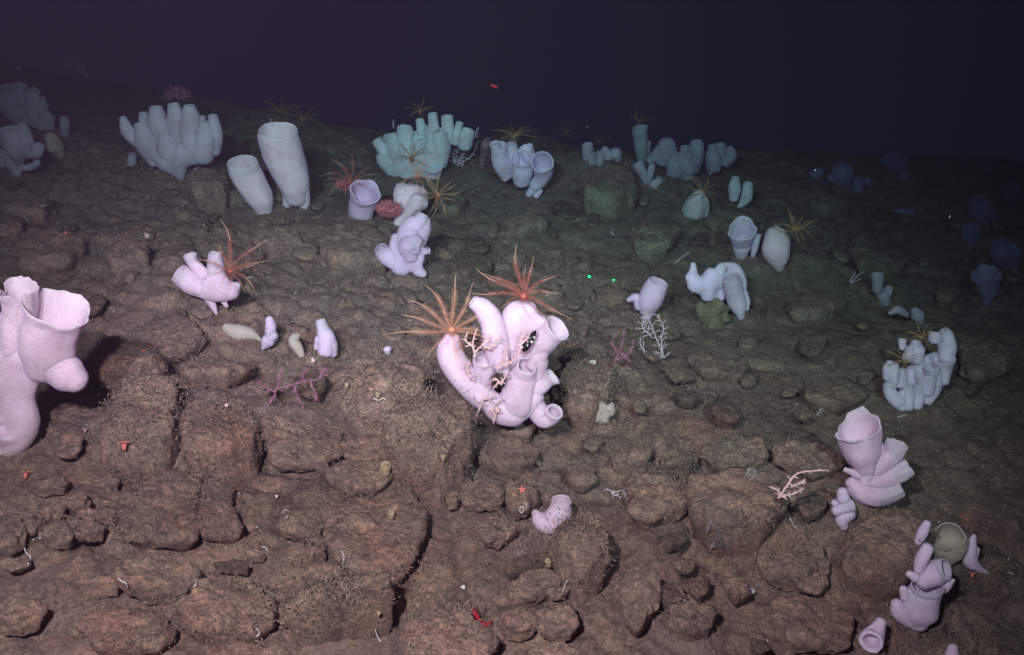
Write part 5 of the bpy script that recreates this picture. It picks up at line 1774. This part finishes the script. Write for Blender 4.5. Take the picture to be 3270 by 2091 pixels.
WG = 'thin white worms lying on the seabed'
for pts, lb in (
    ([(664, 1205), (672, 1199), (680, 1204), (678, 1213), (670, 1218)], 'white worm curled in a hook on the reddish silt at the lower left'),
    ([(802, 1294), (808, 1304), (809, 1316), (806, 1328), (810, 1334)], 'upright wavy white worm on the big flat slab'),
    ([(57, 1288), (62, 1300), (70, 1306), (72, 1316), (66, 1326)], 'bent white worm in the crack at the far lower left'),
    ([(78, 1270), (86, 1264), (95, 1266)], 'short arched white worm above the bent one at the far left'),
    ([(882, 1480), (886, 1492), (892, 1504), (896, 1508)], 'straight white worm in the crack near the bottom edge'),
    ([(1324, 1390), (1328, 1378), (1334, 1366)], 'straight white worm pointing up, right of the ochre slab'),
    ([(455, 1360), (462, 1368), (456, 1380), (448, 1388)], 'thin pinkish worm curving off the lower left slab'),
    ([(604, 1478), (610, 1486), (607, 1494), (602, 1496)], 'white comma-shaped worm on the turf at the bottom left'),
    ([(278, 1360), (286, 1366), (296, 1372), (300, 1382)], 'white worm arched over the dark crack, lower left'),
    ([(1226, 1190), (1232, 1196), (1227, 1206), (1222, 1200), (1226, 1190)], 'tiny white worm ring under the small orange sea star'),
    ([(1442, 540), (1436, 545), (1444, 552)], 'white V-shaped worm on the slope below the low mound'),
    ([(1018, 800), (1016, 806), (1020, 812)], 'x'),
    ([(1380, 1185), (1372, 1195)], 'x'),
    ([(584, 1115), (596, 1106), (604, 1110)], 'x'),
    ([(614, 1096), (626, 1100), (638, 1103)], 'x'),
    ([(592, 1140), (600, 1126), (608, 1114), (618, 1113)], 'x'),
    ([(878, 936), (890, 941), (900, 936), (908, 940)], 'wavy white worm on the dark side of the fuzzy dome'),
    ([(1895, 1275), (1890, 1282)], 'x'),
    ([(2110, 981), (2118, 979), (2128, 976)], 'pinkish worm under the curved heap of tubes'),
    ([(1885, 1330), (1880, 1340), (1884, 1350)], 'x'),
    ([(1855, 1215), (1862, 1226), (1870, 1240)], 'thin whitish worm on the rock below the pink branching coral'),
    ([(1040, 1315), (1046, 1322), (1054, 1318)], 'x'),
    ([(1084, 1335), (1078, 1330), (1073, 1338)], 'x')):
    if lb == 'x':
        continue
    worm(pts, 1.15, lb, group=WG)
# branched brittle-star arms sticking out of the rocks
for q, (x_, y_, ln) in enumerate(((1668, 1290, 40), (1660, 1250, 28))):
    sts = [[(x_, y_), (x_ + ln * .6, y_ - 8 - 7 * k), (x_ + ln * 1.3, y_ - 14 + 14 * k)] for k in range(4)]
    coral(sts[0], ('spray of thin grey brittle-star arms on the rock in the lower right', 'smaller spray of brittle-star arms just above the larger one')[q], 'dead', stems=sts[1:], bl=2, nb=3, r=1.0, name='brittle_star', cat='brittle star', seed=70 + q, sub=False, near=.03)

# laser spots
for x_, y_, r_, lb in ((1386, 650, 3.6, 'left green laser dot on the seabed'), (1443, 658, 2.6, 'right, smaller green laser dot on the seabed')):
    c, u = up_at(x_, y_, near=.01)
    tag(blob(c, np.array([r_, r_, r_ * .6]) * u, 'laser', 'laser_dot', n=12, rough=.2), lb, 'laser dot', 'green laser dots')
# drifting specks
c, u = up_at(2233, 510, t=3.0)
tag(blob(c, np.array([2.4, 1.2, 4]) * u, 'coralp', 'drifting_speck', n=8), 'pinkish speck drifting in the dark water at the right', 'speck')
c, u = up_at(1917, 400, t=3.4)
tag(blob(c, np.array([2, 2, 2.4]) * u, 'white', 'drifting_speck', n=8), 'white speck drifting in the dark water above the right slope', 'speck')

# ================================================================== TURF, GRIT
def blades(P, D, L, w, name, m):
    n = len(P)
    s = RNG.normal(size=(n, 3)); s -= D * np.sum(s * D, 1)[:, None]; s /= np.linalg.norm(s, axis=1)[:, None] + 1e-9
    c = np.cross(D, s)
    l = L[:, None]
    bend = c * RNG.uniform(-.5, .5, (n, 1))
    p1 = P + D * l * .5 + bend * l * .2
    p2 = P + D * l + bend * l * .7
    V = np.stack([P - s * w[:, None], P + s * w[:, None], p1 + s * w[:, None] * .8, p1 - s * w[:, None] * .8, p2], 1).reshape(-1, 3)
    k = np.arange(n)[:, None] * 5
    F = np.concatenate([k + np.array([[0, 1, 2]]), k + np.array([[0, 2, 3]]), k + np.array([[3, 2, 4]])], 0)
    o = mesh_obj(name, V, F, M[m])
    o['kind'] = 'stuff'
    return o


# on rock flanks
Ps, Ds = [], []
for G, Nn, w in ROCK_PTS:
    k = np.clip(w * 5, 0, 30)
    cnt = (k + RNG.random(len(k))).astype(int)
    idx = np.repeat(np.arange(len(G)), cnt)
    if len(idx) == 0:
        continue
    jit = RNG.normal(size=(len(idx), 3)) * .013
    nxt = G[(idx + 1) % len(G)]
    f = RNG.random((len(idx), 1))
    Ps.append(G[idx] * (1 - f) + nxt * f + jit)
    d = Nn[idx] + RNG.normal(size=(len(idx), 3)) * .8
    Ds.append(d / np.linalg.norm(d, axis=1)[:, None])
P = np.vstack(Ps); D_ = np.vstack(Ds)
keep = fbm(P[:, 0] * 7, P[:, 1] * 7, o=2, s=91) > -.35
P, D_ = P[keep], D_[keep]
dark = RNG.random(len(P)) < .45
blades(P[dark], D_[dark], RNG.uniform(.003, .010, dark.sum()), RNG.uniform(.0006, .0013, dark.sum()), 'hydroid_turf', 'turfd')
blades(P[~dark], D_[~dark], RNG.uniform(.003, .010, (~dark).sum()), RNG.uniform(.0006, .0012, (~dark).sum()), 'hydroid_turf', 'turf')
# caught round the feet of the sponges
Pb = []
for b in BASES:
    k = RNG.normal(size=(420, 2)) * .045
    Pb.append(np.stack([b[0] + k[:, 0], b[1] + k[:, 1] - .01], 1))
Pb = np.vstack(Pb)
D_ = np.stack([RNG.normal(size=len(Pb)) * .5, RNG.normal(size=len(Pb)) * .5 - .2, np.full(len(Pb), .8)], 1)
D_ /= np.linalg.norm(D_, axis=1)[:, None]
L_ = RNG.uniform(.005, .016, len(Pb)) * (1 + Pb[:, 1] * .1)
blades(np.stack([Pb[:, 0], Pb[:, 1], hground(Pb[:, 0], Pb[:, 1]) - .001], 1), D_, L_, L_ * .06, 'hydroid_turf', 'turf')
# on the open slope in patches
n = 190000
t_ = RNG.uniform(0, 1, n)
yy = 1.2 + 5.2 * t_ ** 1.35
xx = RNG.uniform(-1, 1, n) * (.5 + .66 * yy)
mk = fbm(xx * 1.7, yy * 1.7, o=3, s=95) + .35 * fbm(xx * 9, yy * 9, o=2, s=96)
keep = mk > .10
xx, yy = xx[keep], yy[keep]
zz = hground(xx, yy)
D_ = np.stack([RNG.normal(size=len(xx)) * .5, RNG.normal(size=len(xx)) * .5 - .2, np.full(len(xx), .8)], 1)
D_ /= np.linalg.norm(D_, axis=1)[:, None]
L_ = RNG.uniform(.004, .013, len(xx)) * (1 + yy * .08)
blades(np.stack([xx, yy, zz - .001], 1), D_, L_, L_ * .055, 'hydroid_turf', 'turf')
# shell grit and tiny worm casts
n = 1500
yy = 1.2 + 5.0 * RNG.uniform(0, 1, n) ** 1.2
xx = RNG.uniform(-1, 1, n) * (.5 + .6 * yy)
mk = fbm(xx * 2.2, yy * 2.2, o=2, s=99) > -.15
xx, yy = xx[mk], yy[mk]
zz = hground(xx, yy)
parts = []
for i in range(len(xx)):
    p = np.array([xx[i], yy[i], zz[i] + .004])
    big = RNG.random() < .16
    l = RNG.uniform(.006, .015) if big else RNG.uniform(.0010, .0028)
    d = RNG.normal(size=3) * np.array([1, 1, .4]); d /= np.linalg.norm(d)
    d2 = RNG.normal(size=3) * np.array([1, 1, .4])
    parts.append(ribbon([p, p + d * l * .5 + d2 * l * .15, p + d * l + d2 * l * .4] if big else [p - d * l, p + d * l], ([.0011] * 3) if big else [l * .7, l * .5], 4))
V, F = cat_merge(parts)
o = mesh_obj('shell_grit', V, F, M['white'])
o['kind'] = 'stuff'

# drifting marine snow, a few specks per cubic metre
parts = []
for i in range(70):
    q = RNG.uniform([0, 60], [3270, 2000])
    tt = RNG.uniform(1.2, ground_t(q[0], q[1]) if q[1] > 420 else 5.0)
    p = unproj(q[0], q[1], tt)
    if p[2] < hground(p[0], p[1]) + .05:
        continue
    r_ = RNG.uniform(.0003, .0007)
    d = RNG.normal(size=3)
    parts.append(ribbon([p - d * r_, p + d * r_], [r_, r_ * .7], 4))
V, F = cat_merge(parts)
o = mesh_obj('marine_snow', V, F, M['ochre'])
o['kind'] = 'stuff'
